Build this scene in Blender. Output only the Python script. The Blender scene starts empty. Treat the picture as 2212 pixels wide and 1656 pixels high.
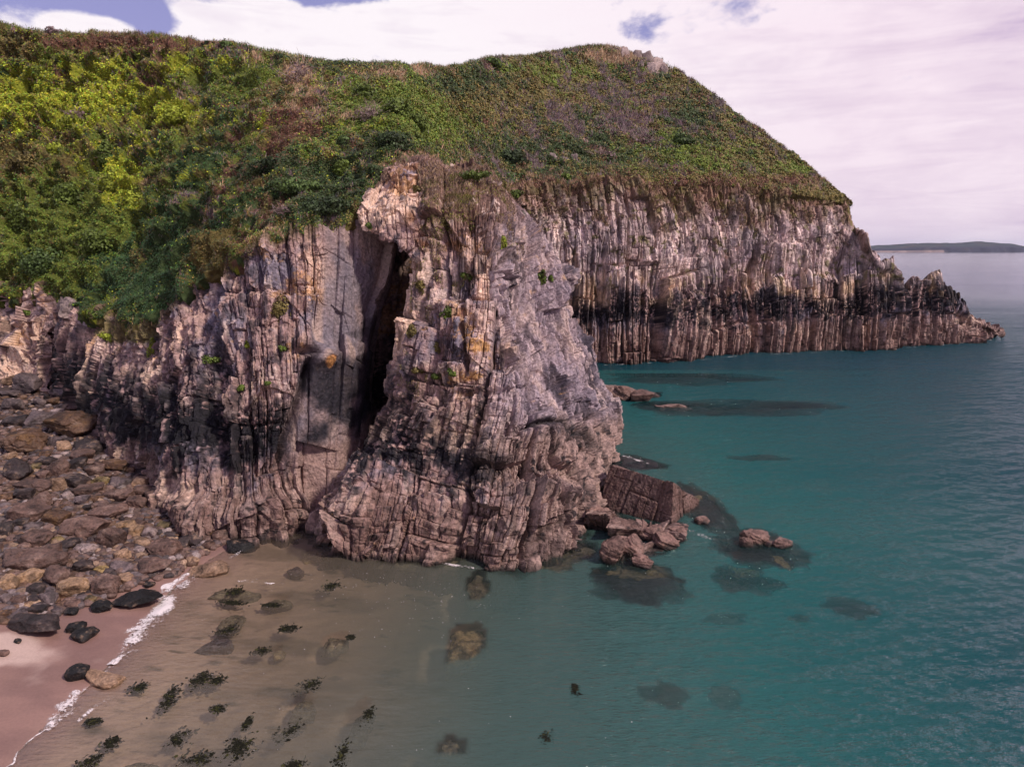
import bpy, math, random, time
import numpy as np
from mathutils import Vector
from mathutils.bvhtree import BVHTree
T0 = time.time()
random.seed(7)
RS = np.random.RandomState(11)
H = 20.0
PITCH = math.radians(11.0)
F = 1474.0                      # focal length in the 2212 px wide photograph
CX, CY = 1106.0, 828.0
cp, sp = math.cos(PITCH), math.sin(PITCH)
CAM = np.array([0, 0, H], float)
scene = bpy.context.scene
col = scene.collection


# ------------------------------------------------------------ basic helpers
def ray(px, py):
    x = (px - CX) / F
    y = -(py - CY) / F
    return np.array([x, cp + y * sp, -sp + y * cp])


def W(px, py, Y=None, z=0.0):
    d = ray(px, py)
    if Y is None:
        k = (z - H) / d[2]
    else:
        k = Y / d[1]
    return CAM + d * k


def proj(P):
    P = np.asarray(P, float)
    d = P - CAM
    fy = d[..., 1] * cp - d[..., 2] * sp
    uy = d[..., 1] * sp + d[..., 2] * cp
    return CX + F * d[..., 0] / fy, CY - F * uy / fy


def smooth(a, b, x):
    t = np.clip((x - a) / (b - a), 0, 1)
    return t * t * (3 - 2 * t)


PERM = RS.permutation(256).astype(np.int32)
PERM = np.concatenate([PERM, PERM])
VAL = RS.rand(256).astype(np.float32)


def h2(i, j, s=0):
    i = np.asarray(i).astype(np.int64)
    j = np.asarray(j).astype(np.int64)
    n = (i * 374761393 + j * 668265263 + s * 974634777) & 0xFFFFFFFF
    n = ((n ^ (n >> 13)) * 1274126177) & 0xFFFFFFFF
    n = n ^ (n >> 16)
    return (n & 0xFFFF).astype(np.float32) / 65535.0


def vnoise(x, y, z):
    xi = np.floor(x).astype(np.int32); yi = np.floor(y).astype(np.int32); zi = np.floor(z).astype(np.int32)
    fx = (x - xi).astype(np.float32); fy = (y - yi).astype(np.float32); fz = (z - zi).astype(np.float32)
    fx = fx * fx * (3 - 2 * fx); fy = fy * fy * (3 - 2 * fy); fz = fz * fz * (3 - 2 * fz)
    xi &= 255; yi &= 255; zi &= 255
    x1 = (xi + 1) & 255; y1 = (yi + 1) & 255; z1 = (zi + 1) & 255
    A0 = PERM[xi]; A1 = PERM[x1]
    B00 = PERM[A0 + yi]; B01 = PERM[A0 + y1]; B10 = PERM[A1 + yi]; B11 = PERM[A1 + y1]
    def g(B, k): return VAL[PERM[B + k]]
    a = g(B00, zi) * (1 - fx) + g(B10, zi) * fx
    b = g(B01, zi) * (1 - fx) + g(B11, zi) * fx
    c = g(B00, z1) * (1 - fx) + g(B10, z1) * fx
    d = g(B01, z1) * (1 - fx) + g(B11, z1) * fx
    return ((a * (1 - fy) + b * fy) * (1 - fz) + (c * (1 - fy) + d * fy) * fz) * 2 - 1


def fbm(P, s, o=4, seed=0.0, gain=0.5, sx=1, sy=1, sz=1):
    x = P[..., 0] * s * sx + 31.7 + seed * 13.1
    y = P[..., 1] * s * sy + 77.3 + seed * 7.7
    z = P[..., 2] * s * sz + 11.9 + seed * 3.3
    r = 0; a = 1.0; t = 0
    for k in range(o):
        r = r + a * vnoise(x, y, z); t += a; a *= gain
        x = x * 2.03 + 5.1; y = y * 2.03 + 9.2; z = z * 2.03 + 3.7
    return r / t * 1.6


def billow(P, s, o=3, seed=0.0):
    x = P[..., 0] * s + 3.7 + seed * 13.1; y = P[..., 1] * s + 7.3 + seed * 7.7; z = P[..., 2] * s + 1.9 + seed * 3.3
    r = 0; a = 1.0; t = 0
    for k in range(o):
        r = r + a * (1 - np.abs(vnoise(x, y, z)) * 1.6); t += a; a *= 0.5
        x = x * 2.1 + 5.1; y = y * 2.1 + 9.2; z = z * 2.1 + 3.7
    return r / t


# ------------------------------------------------------------ mesh / tags
def new_mesh(name, V, Fc, cols=None, attrs=None, mat=None, flat=True):
    """V (n,3); Fc (m,k) all faces with k corners"""
    me = bpy.data.meshes.new(name)
    V = np.ascontiguousarray(V, np.float32).reshape(-1, 3)
    Fc = np.ascontiguousarray(Fc, np.int32)
    n, k = Fc.shape
    me.vertices.add(len(V)); me.vertices.foreach_set('co', V.ravel())
    me.loops.add(n * k); me.loops.foreach_set('vertex_index', Fc.ravel())
    me.polygons.add(n)
    me.polygons.foreach_set('loop_start', np.arange(0, n * k, k, dtype=np.int32))
    me.polygons.foreach_set('loop_total', np.full(n, k, np.int32))
    me.update(calc_edges=True)
    if not flat:
        me.polygons.foreach_set('use_smooth', np.ones(n, bool))
    else:
        me.polygons.foreach_set('use_smooth', np.zeros(n, bool))
    if cols is not None:
        a = me.attributes.new('col', 'FLOAT_COLOR', 'POINT')
        c = np.ones((len(V), 4), np.float32); c[:, :3] = np.clip(cols.reshape(-1, 3), 0.0, 1)
        a.data.foreach_set('color', c.ravel())
    for kx, v in (attrs or {}).items():
        a = me.attributes.new(kx, 'FLOAT', 'POINT')
        a.data.foreach_set('value', np.ascontiguousarray(v, np.float32).ravel())
    if mat: me.materials.append(mat)
    return me


def link(name, me, parent=None):
    o = bpy.data.objects.new(name, me)
    col.objects.link(o)
    if parent: o.parent = parent
    return o


def tag(o, label=None, cat=None, group=None, kind=None):
    if label: o['label'] = label
    if cat: o['category'] = cat
    if group: o['group'] = group
    if kind: o['kind'] = kind
    return o


def grid_faces(nr, nc, off=0):
    i = np.arange(nr - 1)[:, None] * nc + np.arange(nc - 1)[None, :]
    return (np.stack([i, i + 1, i + nc + 1, i + nc], -1).reshape(-1, 4) + off)


def hermite(A, idx, axis):
    A = np.moveaxis(A, axis, 0)
    n = A.shape[0]
    d = A[1:] - A[:-1]
    m = np.zeros_like(A)
    m[0] = d[0]; m[-1] = d[-1]
    if n > 2:
        p = d[:-1] * d[1:]
        with np.errstate(divide='ignore', invalid='ignore'):
            hm = np.where(p > 0, 2 * p / (d[:-1] + d[1:]), 0)
        m[1:-1] = np.nan_to_num(hm)
    i = np.clip(np.floor(idx).astype(int), 0, n - 2)
    t = (idx - i).reshape((-1,) + (1,) * (A.ndim - 1))
    t2 = t * t; t3 = t2 * t
    R = (2 * t3 - 3 * t2 + 1) * A[i] + (t3 - 2 * t2 + t) * m[i] + (-2 * t3 + 3 * t2) * A[i + 1] + (t3 - t2) * m[i + 1]
    return np.moveaxis(R, 0, axis)


def spread(weights, n):
    """index positions 0..len(weights) distributed with the given weights"""
    c = np.concatenate([[0], np.cumsum(weights)])
    t = np.linspace(0, c[-1], n)
    return np.interp(t, c, np.arange(len(c)))


class Patch:
    def __init__(self, ctrl, nr, nc, wr, wc):
        C = np.array(ctrl, float)           # R,C,3 world
        self.iu = spread(wc, nc); self.iv = spread(wr, nr)
        G = hermite(C, self.iv, 0); G = hermite(G, self.iu, 1)
        self.P = G; self.nr, self.nc = nr, nc
        mid = G[int(nr * 0.45)]
        ds = np.linalg.norm(np.diff(mid, axis=0), axis=1)
        self.s = np.concatenate([[0], np.cumsum(ds)])[None, :].repeat(nr, 0)
        self.U = self.iu[None, :].repeat(nr, 0); self.V = self.iv[:, None].repeat(nc, 1)
        du = np.gradient(G, axis=1); dv = np.gradient(G, axis=0)
        n = np.cross(du, dv); n /= np.linalg.norm(n, axis=-1, keepdims=True) + 1e-9
        self.N = n


def deep(c, g=1.42, p=.40, k=.95):
    """rock albedo with a wider spread between pale and dark beds"""
    l = np.clip(c.mean(-1, keepdims=True), .001, 1)
    c = np.clip(l + (c - l) * 1.17, .001, 1)
    return c * (l / p) ** (g - 1) * k


def strata(s, t, P, levels, warp=0.5, seed=0):
    s = s + warp * fbm(P, 0.05, 2, seed + 1) * 1.6 + 0.035 * fbm(P, 0.8, 2, seed + 2)
    D = np.zeros(s.shape, np.float32); tone = np.zeros(s.shape, np.float32)
    for li, (w, L, amp, gr) in enumerate(levels):
        q = s / w
        q = q + 0.32 * np.sin(q * 1.7 + li * 2) * 0.6
        k = np.floor(q); f = q - k
        tt = t / L + h2(k, 0, 5 + li + seed) * 7 + 0.10 * fbm(P, 0.3 / w if w > .6 else .5, 1, seed + 3 + li)
        m = np.floor(tt); g = tt - m
        hh = h2(k, m, 17 + li + seed)
        D += amp * (hh - 0.5) + amp * 1.7 * (f - 0.5) * (h2(k, m, 31 + li) - 0.5) + amp * 1.1 * (g - 0.5) * (h2(k, m, 37 + li) - 0.3)
        e = np.minimum(f, 1 - f) * w
        gw = 0.07 * w + 0.03
        D -= gr * (1 - smooth(0, gw, e)) * (0.3 + 0.9 * h2(k, 3, 41 + li))
        e = np.minimum(g, 1 - g) * L
        D -= gr * 0.7 * (1 - smooth(0, gw * 0.8, e)) * (h2(k, m, 43 + li) > 0.35)
        tone += (h2(k, m, 51 + li) - 0.5) * (1.0 if li else 0.6)
    return D, tone


def facets(P, size, seed, slope=.5, sz=.55, step=.25):
    """broken angular faces: every jittered cell carries its own tilted plane"""
    sh = P.shape[:-1]
    Q = P.reshape(-1, 3) / size * np.array([1, 1, sz]) + seed * 7.31
    Q = Q.astype(np.float32)
    b = np.floor(Q - .5).astype(np.int64)
    best = np.full(len(Q), 1e9, np.float32); D = np.zeros(len(Q), np.float32); T = np.zeros(len(Q), np.float32)
    for dx in (0, 1):
        for dy in (0, 1):
            for dz in (0, 1):
                c = b + np.array([dx, dy, dz])
                key = c[:, 2] * 7919 + c[:, 1]
                j1 = h2(c[:, 0], key, seed); j2 = h2(c[:, 0], key, seed + 1); j3 = h2(c[:, 0], key, seed + 2)
                v = Q - (c + .5 + .85 * (np.stack([j1, j2, j3], 1) - .5)).astype(np.float32)
                d = (v * v).sum(1)
                m = d < best
                n1_ = h2(c[:, 0], key, seed + 3) - .5; n2_ = h2(c[:, 0], key, seed + 4) - .5; n3_ = h2(c[:, 0], key, seed + 5) - .6
                val = (v[:, 0] * n1_ + v[:, 1] * n2_ + v[:, 2] * n3_ * 1.3) * 2 * slope + step * (j1 + j2 - 1)
                D = np.where(m, val, D); T = np.where(m, j3 - .5, T); best = np.where(m, d, best)
    return (D * size).reshape(sh), T.reshape(sh)


def mixc(a, b, f):
    f = np.clip(f, 0, 1)[..., None]
    return a * (1 - f) + np.asarray(b, np.float32) * f


C_ = lambda *a: np.array(a, np.float32)


def rock_colour(P, z, tone, s, seed=0, zone=1.0, px=None, py=None, lo=3.6, mid=5.2, hi=10.0, blackamp=1.0, warm=0.0):
    n1 = fbm(P, 0.25, 4, seed + 20); n2 = fbm(P, 1.1, 3, seed + 21)
    n3 = fbm(P, 3.5, 2, seed + 22)
    streak = fbm(P, 1.0, 3, seed + 23, sx=1.6, sy=1.6, sz=0.16)
    c = np.zeros(P.shape, np.float32) + C_(0.36, 0.245, 0.225)
    c = mixc(c, C_(0.56, 0.405, 0.325), smooth(0.0, 0.8, n1 + 0.5 * tone + warm))
    c = mixc(c, C_(0.235, 0.205, 0.245), smooth(0.0, 0.7, -n1 * 0.9 + 0.4 * tone + 0.35 * n2 - warm))
    c = mixc(c, C_(0.56, 0.45, 0.40), smooth(0.35, 0.9, streak + 0.4 * n3) * 0.6)
    c = mixc(c, C_(0.085, 0.07, 0.085), smooth(0.1, 0.7, -streak + 0.5 * n2 + .3 * n3) * 0.75)
    # orange lichen above the splash zone
    li = smooth(0.62, 0.85, fbm(P, 0.35, 3, seed + 31) + 0.45 * n3 + 0.2 * tone) * smooth(hi - 1, hi + 1.5, z)
    c = mixc(c, C_(0.50, 0.26, 0.08), li * 0.45)
    # tar-black lichen band and barnacle zone (tidal zonation)
    n4 = fbm(P, 5.5, 2, seed + 24)
    wob = 1.3 * n1 + 1.0 * streak + 0.7 * n2 + 0.5 * n3
    bl = smooth(mid - 0.8, mid + 0.9, z + wob) * (1 - smooth(hi - 2.5, hi + 2.0, z + 1.8 * wob))
    bl = bl * smooth(-0.30, 0.10, 0.35 * n2 + 0.5 * streak + 0.6 * n3 + 0.5 * n4 + 0.5 * tone + blackamp - 0.6)
    c = mixc(c, C_(0.022, 0.020, 0.030), bl * 0.95)
    bn = (1 - smooth(lo - 0.6, lo + 1.2, z + wob * 0.8))
    bc = mixc(np.zeros(P.shape, np.float32) + C_(0.235, 0.148, 0.128), C_(0.32, 0.225, 0.195), smooth(-0.3, 0.6, n2 + 0.4 * tone))
    bc = mixc(bc, C_(0.15, 0.095, 0.085), smooth(0.1, 0.7, -n2 + 0.5 * n3) * 0.7)
    c = c * (1 - bn[..., None] * 0.9) + bc * bn[..., None] * 0.9
    wet = (1 - smooth(-0.1, 0.45, z + 0.25 * n2))
    c = mixc(c, C_(0.05, 0.042, 0.035), wet * 0.85)
    pit = smooth(0.55, 0.8, fbm(P, 2.4, 2, seed + 44)) * smooth(lo + 0.5, lo - 1, z)
    c = mixc(c, C_(0.035, 0.028, 0.03), pit * 0.8)
    return c


# ------------------------------------------------------------ materials
def mat_attr(name, rough=0.85, bump=0.05, scale=6.0, var=0.25, spec=0.25, det=6.0, beds=0):
    m = bpy.data.materials.new(name); m.use_nodes = True
    nt = m.node_tree; N = nt.nodes; L = nt.links
    b = N['Principled BSDF']
    b.inputs['Roughness'].default_value = rough
    b.inputs['Specular IOR Level'].default_value = spec
    a = N.new('ShaderNodeAttribute'); a.attribute_name = 'col'
    tc = N.new('ShaderNodeTexCoord')
    nz = N.new('ShaderNodeTexNoise'); nz.inputs['Scale'].default_value = scale; nz.inputs['Detail'].default_value = det
    nz.inputs['Roughness'].default_value = 0.65
    L.new(tc.outputs['Object'], nz.inputs['Vector'])
    mr = N.new('ShaderNodeMapRange'); mr.inputs['From Min'].default_value = 0.3; mr.inputs['From Max'].default_value = 0.7
    mr.inputs['To Min'].default_value = 1 - var; mr.inputs['To Max'].default_value = 1 + var
    L.new(nz.outputs['Fac'], mr.inputs['Value'])
    if beds:
        mp = N.new('ShaderNodeMapping'); mp.inputs['Scale'].default_value = (beds, beds, beds * .10)
        L.new(tc.outputs['Object'], mp.inputs['Vector'])
        n2 = N.new('ShaderNodeTexNoise'); n2.inputs['Scale'].default_value = 1; n2.inputs['Detail'].default_value = 4; n2.inputs['Roughness'].default_value = .6
        L.new(mp.outputs['Vector'], n2.inputs['Vector'])
        m2 = N.new('ShaderNodeMapRange'); m2.inputs['From Min'].default_value = 0.36; m2.inputs['From Max'].default_value = 0.54
        m2.inputs['To Min'].default_value = .6; m2.inputs['To Max'].default_value = 1.12
        L.new(n2.outputs['Fac'], m2.inputs['Value'])
        la = N.new('ShaderNodeAttribute'); la.attribute_name = 'lines'
        lx = N.new('ShaderNodeMix'); lx.data_type = 'FLOAT'; L.new(la.outputs['Fac'], lx.inputs[0]); lx.inputs[2].default_value = 1; L.new(m2.outputs['Result'], lx.inputs[3])
        mm = N.new('ShaderNodeMath'); mm.operation = 'MULTIPLY'; L.new(mr.outputs['Result'], mm.inputs[0]); L.new(lx.outputs[0], mm.inputs[1]); mr = mm
    vm = N.new('ShaderNodeVectorMath'); vm.operation = 'SCALE'
    L.new(a.outputs['Color'], vm.inputs[0]); L.new(mr.outputs[0], vm.inputs['Scale'])
    L.new(vm.outputs['Vector'], b.inputs['Base Color'])
    if bump:
        bp = N.new('ShaderNodeBump'); bp.inputs['Strength'].default_value = 0.9; bp.inputs['Distance'].default_value = bump
        L.new(nz.outputs['Fac'], bp.inputs['Height']); L.new(bp.outputs['Normal'], b.inputs['Normal'])
    return m


M_ROCK = mat_attr('cliff_rock', 0.75, 0.14, 4.5, 0.50, 0.3, beds=2.6)
M_FAR = mat_attr('headland_rock', 0.85, 0.25, 2.2, 0.45, 0.25, beds=1.3)
M_BOULDER = mat_attr('boulder_rock', 0.65, 0.07, 6.0, 0.55, 0.35)
M_SOIL = mat_attr('hill_soil', 0.95, 0.10, 3.0, 0.4, 0.1)
M_LEAF = mat_attr('foliage', 0.6, 0, 1.5, 0.3, 0.25)
M_SAND = mat_attr('sand', 0.6, 0.015, 9.0, 0.10, 0.35)
M_WEED = mat_attr('seaweed', 0.7, 0, 8.0, 0.4, 0.08)
M_WOOD = mat_attr('dead_wood', 0.9, 0, 12.0, 0.3, 0.1)

# ------------------------------------------------------------ FAR HEADLAND CLIFF
fc = [  # water px,py | ledge px,py,dY | step dY | top px,py,Y
    (930, 800, 935, 640, 940, 430, 118),
    (1120, 794, 1120, 610, 1120, 408, 124),
    (1250, 789, 1250, 600, 1250, 400, 129),
    (1330, 786, 1330, 600, 1330, 397, 131.5),
    (1405, 785, 1410, 625, 1400, 396, 134),
    (1480, 778, 1480, 648, 1480, 395, 137),
    (1530, 770, 1530, 645, 1540, 397, 139.5),
    (1600, 765, 1600, 628, 1600, 401, 142),
    (1700, 761, 1700, 604, 1700, 414, 147),
    (1770, 758, 1770, 596, 1775, 427, 151),
    (1820, 757, 1820, 588, 1828, 441, 156),
    (1858, 757, 1858, 582, 1837, 482, 156),
    (1880, 757, 1880, 578, 1870, 524, 154),
    (1893, 757, 1893, 582, 1889, 551, 152),
    (1908, 756, 1908, 600, 1905, 568, 151.5),
    (1925, 755, 1925, 600, 1928, 572, 151.5),
    (1942, 753, 1942, 618, 1942, 598, 152),
    (1955, 751, 1955, 660, 1953, 638, 152.5),
    (1964, 749, 1964, 640, 1964, 612, 153.5),
    (1985, 747, 1985, 620, 1985, 596, 154.5),
    (2010, 745, 2010, 622, 2012, 594, 156),
    (2030, 744, 2030, 650, 2032, 610, 157),
    (2050, 743, 2050, 665, 2052, 628, 158),
    (2075, 742, 2075, 695, 2076, 650, 159),
    (2100, 740, 2100, 712, 2102, 680, 160),
    (2130, 736, 2130, 718, 2132, 697, 161),
    (2158, 731, 2158, 727, 2158, 722, 161),
]
fc = np.array(fc, float)
Rw = [W(a[0], a[1]) for a in fc]
wy = np.array([p[1] for p in Rw])
led = [W(a[2], a[3], y + min(3.0, 0.5 + (a[1] - a[3]) * .02)) for a, y in zip(fc, wy)]
stepb = []
for a, y in zip(fc, wy):
    t = min(1, max(0, (a[3] - a[5] - 30) / 120)); stepb.append(W(a[2], a[3] - 6, y + 3 + 2.2 * t))
topp = []
for a, y in zip(fc, wy):
    topp.append(W(a[4], a[5], a[6] if a[0] < 1880 else y + 4.5 if a[0] < 2120 else y + 2))
midl = [0.5 * (np.array(a) + b) + np.array([0, -0.5, 0]) for a, b in zip(Rw, led)]
midu = [0.5 * (np.array(a) + b) + np.array([0, -0.8, 0]) for a, b in zip(stepb, topp)]
sk = [p + np.array([0, -1.5, -5]) for p in Rw]
b1 = [p + np.array([1.5, 5, -1.5]) for p in topp]
b2 = [p + np.array([3, 14, -p[2] - 2]) for p in topp]
ctrl = [sk, Rw, midl, led, stepb, midu, topp, b1, b2]
wc = np.abs(np.diff(fc[:, 0])); wc[0] *= .25; wc[1] *= .5
fcp = Patch(ctrl, 470, 1150, [12, 60, 60, 6, 60, 60, 12, 8], wc)
D, tone = strata(fcp.s, fcp.P[..., 2], fcp.P,
                 [(9, 26, 2.4, 0.9), (3.2, 16, 1.5, 1.3), (1.15, 9, 1.0, 0.8), (0.5, 4.2, 0.34, 0.25)], 0.35, 3)
U = np.interp(fcp.U, np.arange(len(fc)), fc[:, 0])
up = smooth(4.2, 5.2, fcp.V)         # above the ledge: rubblier, smaller slats
D2, tone2 = strata(fcp.s + 1.3 * fcp.P[..., 2] * 0.12, fcp.P[..., 2], fcp.P, [(5, 9, 1.6, .5), (1.6, 4.5, 1.1, .4), (0.7, 2.6, .65, .25)], 1.0, 9)
right = smooth(1830, 1900, U)
ff, tf = facets(fcp.P, 2.6, 43, .4, .35, .25); ff2, tf2 = facets(fcp.P, 1.1, 45, .4, .35, .25)
D2 = D2 * .7 + ff * .6 + ff2 * .7; tone2 = tone2 + tf + tf2; D = D + .35 * ff2
upw = up * (1 - right)
D = D * (1 - upw) + D2 * upw
tone = tone * (1 - upw) + tone2 * upw
D += 0.7 * fbm(fcp.P, 0.08, 2, 5) + 0.16 * fbm(fcp.P, 0.9, 4, 6)
# deep sea gullies
for gx, gw_, ga in ((1520, 4, 3.0), (1630, 5, 3.2), (1738, 3, 2.0), (1955, 5, 2.4), (1862, 3, 2.2), (1300, 10, 2.5), (1905, 2.5, 1.5)):
    gxx = gx + 6 * np.sin(fcp.P[..., 2] * 0.35)
    D -= ga * np.exp(-((U - gxx) / gw_) ** 2) * (1 - upw)
# calmer relief on the upper right skyline
D *= 1 - .78 * smooth(1800, 1830, U) * smooth(4.3, 5.5, fcp.V)
fade = smooth(0, 0.6, fcp.V) * (1 - smooth(5.9, 7.2, fcp.V) * 0.8)
P = fcp.P + fcp.N * (D * fade * np.where(fcp.N[..., 1:2].mean() > 0, -1, 1))[..., None]
# jagged bed tops on the skyline
kb = np.floor(fcp.s / 0.9); kb2 = np.floor(fcp.s / 2.6)
jag = ((h2(kb, 1, 3) - 0.55) * 1.9 + (h2(kb2, 1, 4) - 0.45) * 2.2 + (h2(np.floor(fcp.s / .45), 1, 8) - .5) * .8) * smooth(4.9, 6.0, fcp.V) * right * smooth(0.3, 7, fcp.P[..., 2])
P[..., 2] += jag
c = rock_colour(P, P[..., 2] * 0.62, tone, fcp.s, 4, lo=3.0, mid=4.3, hi=8.4 + 4 * right, blackamp=0.82 + .15 * right, warm=0.05)
grey = mixc(np.zeros(P.shape, np.float32) + C_(.42, .33, .33), C_(.62, .51, .48), smooth(-.1, .6, fbm(P, .9, 3, 76, sz=.2) + .5 * tone))
gm_ = (smooth(11, 16, P[..., 2]) * .7)[..., None]; c = c * (1 - gm_) + (grey * (.75 + .5 * fbm(P, .6, 3, 77))[..., None]) * gm_
ydw = smooth(0.0, 0.55, fbm(P, 0.3, 3, 71) + 0.3 * tone) * smooth(9, 12, P[..., 2]) * (1 - smooth(14.5, 17, P[..., 2]))
c = mixc(c, C_(0.50, 0.35, 0.21), ydw * 0.42)
gr = smooth(5.1, 5.8, fcp.V + 0.28 * fbm(P, 0.25, 4, 72) + 0.12 * tone)  # dry grass on the crumbling top
c = mixc(c, mixc(np.zeros(P.shape, np.float32) + C_(0.23, 0.135, 0.09), C_(0.13, 0.10, 0.035), smooth(-.2, .5, fbm(P, 0.5, 3, 73))), gr * (1 - right) * 0.85)
gg = smooth(0.5, 0.7, fbm(P, 0.8, 3, 74)) * smooth(12, 15, P[..., 2])
c = mixc(c, C_(0.14, 0.13, 0.03), gg * 0.6)
FCmesh = new_mesh('headland_cliff', P, grid_faces(fcp.nr, fcp.nc), deep(c, k=1.25), {'lines': np.ones(c.shape[:2])}, M_FAR)
o = link('headland_cliff', FCmesh); tag(o, 'tall grey cliff of vertical rock slats under the far hill', 'cliff', kind='structure')
FCP = P

# ------------------------------------------------------------ LEFT CLIFF
def lerp3(a, b, t, bulge=0.0):
    Ya = a[2] if a[2] is not None else W(a[0], a[1])[1]
    return (a[0] + (b[0] - a[0]) * t, a[1] + (b[1] - a[1]) * t, Ya + (b[2] - Ya) * t - bulge)

lc_def = [
    [(-300, 850, 80), (-300, 655, 85)],
    [(-100, 845, 79), (-100, 640, 84)],
    [(0, 850, 77), (0, 632, 82)],
    [(60, 850, 76), (60, 616, 80)],
    [(98, 850, 75), (104, 790, 76), (100, 720, 76.5), (168, 668, 76), (162, 640, 77)],
    [(104, 850, 80), (112, 790, 83), (112, 720, 83), (160, 682, 83), (178, 668, 82)],
    [(110, 850, 76), (115, 790, 75.5), (125, 742, 74.8), (152, 694, 74.5), (182, 672, 75)],
    [(165, 885, 68), (215, 676, 70.5)],
    [(222, 960, 59.5), (270, 690, 66)],
    [(300, 1015, 54), (340, 697, 60.5)],
    [(385, 1098, 48.3), (385, 652, 58)],
    [(455, 1140, 46), (440, 594, 57)],
    [(530, 1160, None), (505, 558, 55)],
    [(600, 1140, None), (580, 520, 54.5)],
    [(655, 1120, None), (665, 500, 55)],
    [(705, 1088, 49.5), (722, 490, 56)],
    [(755, 1040, 52.0), (775, 445, 57.5)],
    [(797, 960, 56), (798, 810, 57.5), (810, 690, 58.5), (838, 600, 59), (861, 470, 61)],
    [(802, 960, 68), (803, 810, 69), (815, 690, 70), (842, 600, 71), (865, 470, 72)],
    [(940, 960, 69), (940, 810, 70), (940, 690, 71), (940, 600, 72), (940, 470, 73)],
]
ts = [0, .3, .58, .82, 1]
cols5 = []
for i, c_ in enumerate(lc_def):
    if len(c_) == 2:
        a, b = c_
        cols5.append([lerp3(a, b, t, (0, 1.0, 1.1, .6, 0)[k] if 7 <= i <= 14 else (0, .4, .5, .3, 0)[k]) for k, t in enumerate(ts)])
    else:
        cols5.append(c_)
rows = [[W(*cols5[i][r]) for i in range(len(cols5))] for r in range(5)]
sk = [p + np.array([0, -1.2, -4]) for p in rows[0]]
rows[4] = [p for p in rows[4]]
bk = [p + np.array([0, 3.0, 0.6]) for p in rows[4]]
wcs = [90, 60, 70, 60, 30, 30, 30, 60, 75, 80, 90, 80, 80, 85, 75, 70, 60, 30, 40]
lcp = Patch([sk] + rows + [bk], 560, 980, [14, 95, 90, 80, 60, 10], wcs)
cpx = np.array([c_[0][0] for c_ in lc_def], float)
U = lcp.U
slabv = .9 * smooth(2.0, 4.2, lcp.V)
slab = smooth(13.3, 13.9, U - slabv + 0.25 * fbm(lcp.P, .2, 2, 9)) * (1 - smooth(17.6, 17.9, U))
left = 1 - smooth(4.2, 4.8, U)
D, tone = strata(lcp.s, lcp.P[..., 2], lcp.P, [(4.5, 9, 1.2, .4), (1.5, 6.5, .8, .38), (0.62, 3.4, .45, .2), (0.3, 1.4, .2, .08)], 0.7, 1)
Ds, tones = strata(lcp.s, lcp.P[..., 2] + 0.3 * lcp.s, lcp.P, [(5.0, 7.5, .8, .10), (2.6, 4.1, .30, .16)], 0.4, 2)
fl_, _t = facets(lcp.P, 2.2, 23, .5, .9, .3)
Dl, tonel = strata(lcp.s + .4 * lcp.P[..., 2], lcp.P[..., 2] - .5 * lcp.s, lcp.P, [(3.0, 2.6, 1.2, .4), (1.1, 1.3, .5, .2)], 0.8, 12)
f1, t1 = facets(lcp.P, 3.0, 13, .4, .4, .2); f2, t2 = facets(lcp.P, 1.1, 15, .4, .4, .2); f3, t3 = facets(lcp.P, .45, 17, .4, .4, .2)
D = D * .8 + f1 * .5 + f2 * .6 + f3 * .5; tone = tone * .8 + .5 * t1 + .5 * t2 + .4 * t3
Ds = Ds + f2 * .08 + f1 * .10
D = D * (1 - slab) + Ds * slab
tone = tone * (1 - slab) + 0.4 * tones * slab
D = D * (1 - left) + (Dl * .6 + fl_) * left
# rounded barnacled foot
foot = (1 - smooth(1.6, 3.0, lcp.P[..., 2])) * smooth(9, 11, U) * (1 - smooth(13.6, 14.4, U))
D += foot * (0.9 + 0.5 * billow(lcp.P, .55, 2, 3))
D += (0.7 * fbm(lcp.P, 0.12, 2, 15) + 0.18 * fbm(lcp.P, 1.0, 3, 16)) * (1 - slab * .75) + 0.05 * fbm(lcp.P, 3.5, 3, 17)
# ledge notches
ppx, ppy = proj(lcp.P)
def blob(px, py, rx, ry):
    return np.exp(-((ppx - px) / rx) ** 2 - ((ppy - py) / ry) ** 2)
D += .5 * blob(655, 735, 26, 16) - 1.1 * blob(662, 762, 20, 7)        # overhanging lip
D -= 1.5 * np.exp(-((ppx - (668 - (ppy - 770) * .27)) / 9) ** 2) * smooth(765, 790, ppy) * (1 - smooth(990, 1040, ppy))
D += 1.0 * blob(700, 770, 34, 24)
D -= 1.3 * np.exp(-((ppx - (470)) / 12) ** 2) * smooth(750, 800, ppy) * (1 - smooth(960, 1000, ppy))
fade = smooth(0.0, .5, lcp.V) * (1 - 0.6 * smooth(5.0, 5.8, lcp.V)) * (1 - .8 * smooth(17.1, 17.5, U))
sgn = 1.0 if np.mean(lcp.N[100:400, 500:700, 1]) < 0 else -1.0
P = lcp.P + lcp.N * (sgn * D * fade)[..., None]
c = rock_colour(P, P[..., 2], tone, lcp.s, 8, lo=3.2, mid=4.6, hi=9.8, blackamp=0.93 + .3 * blob(380, 900, 150, 90))
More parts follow.
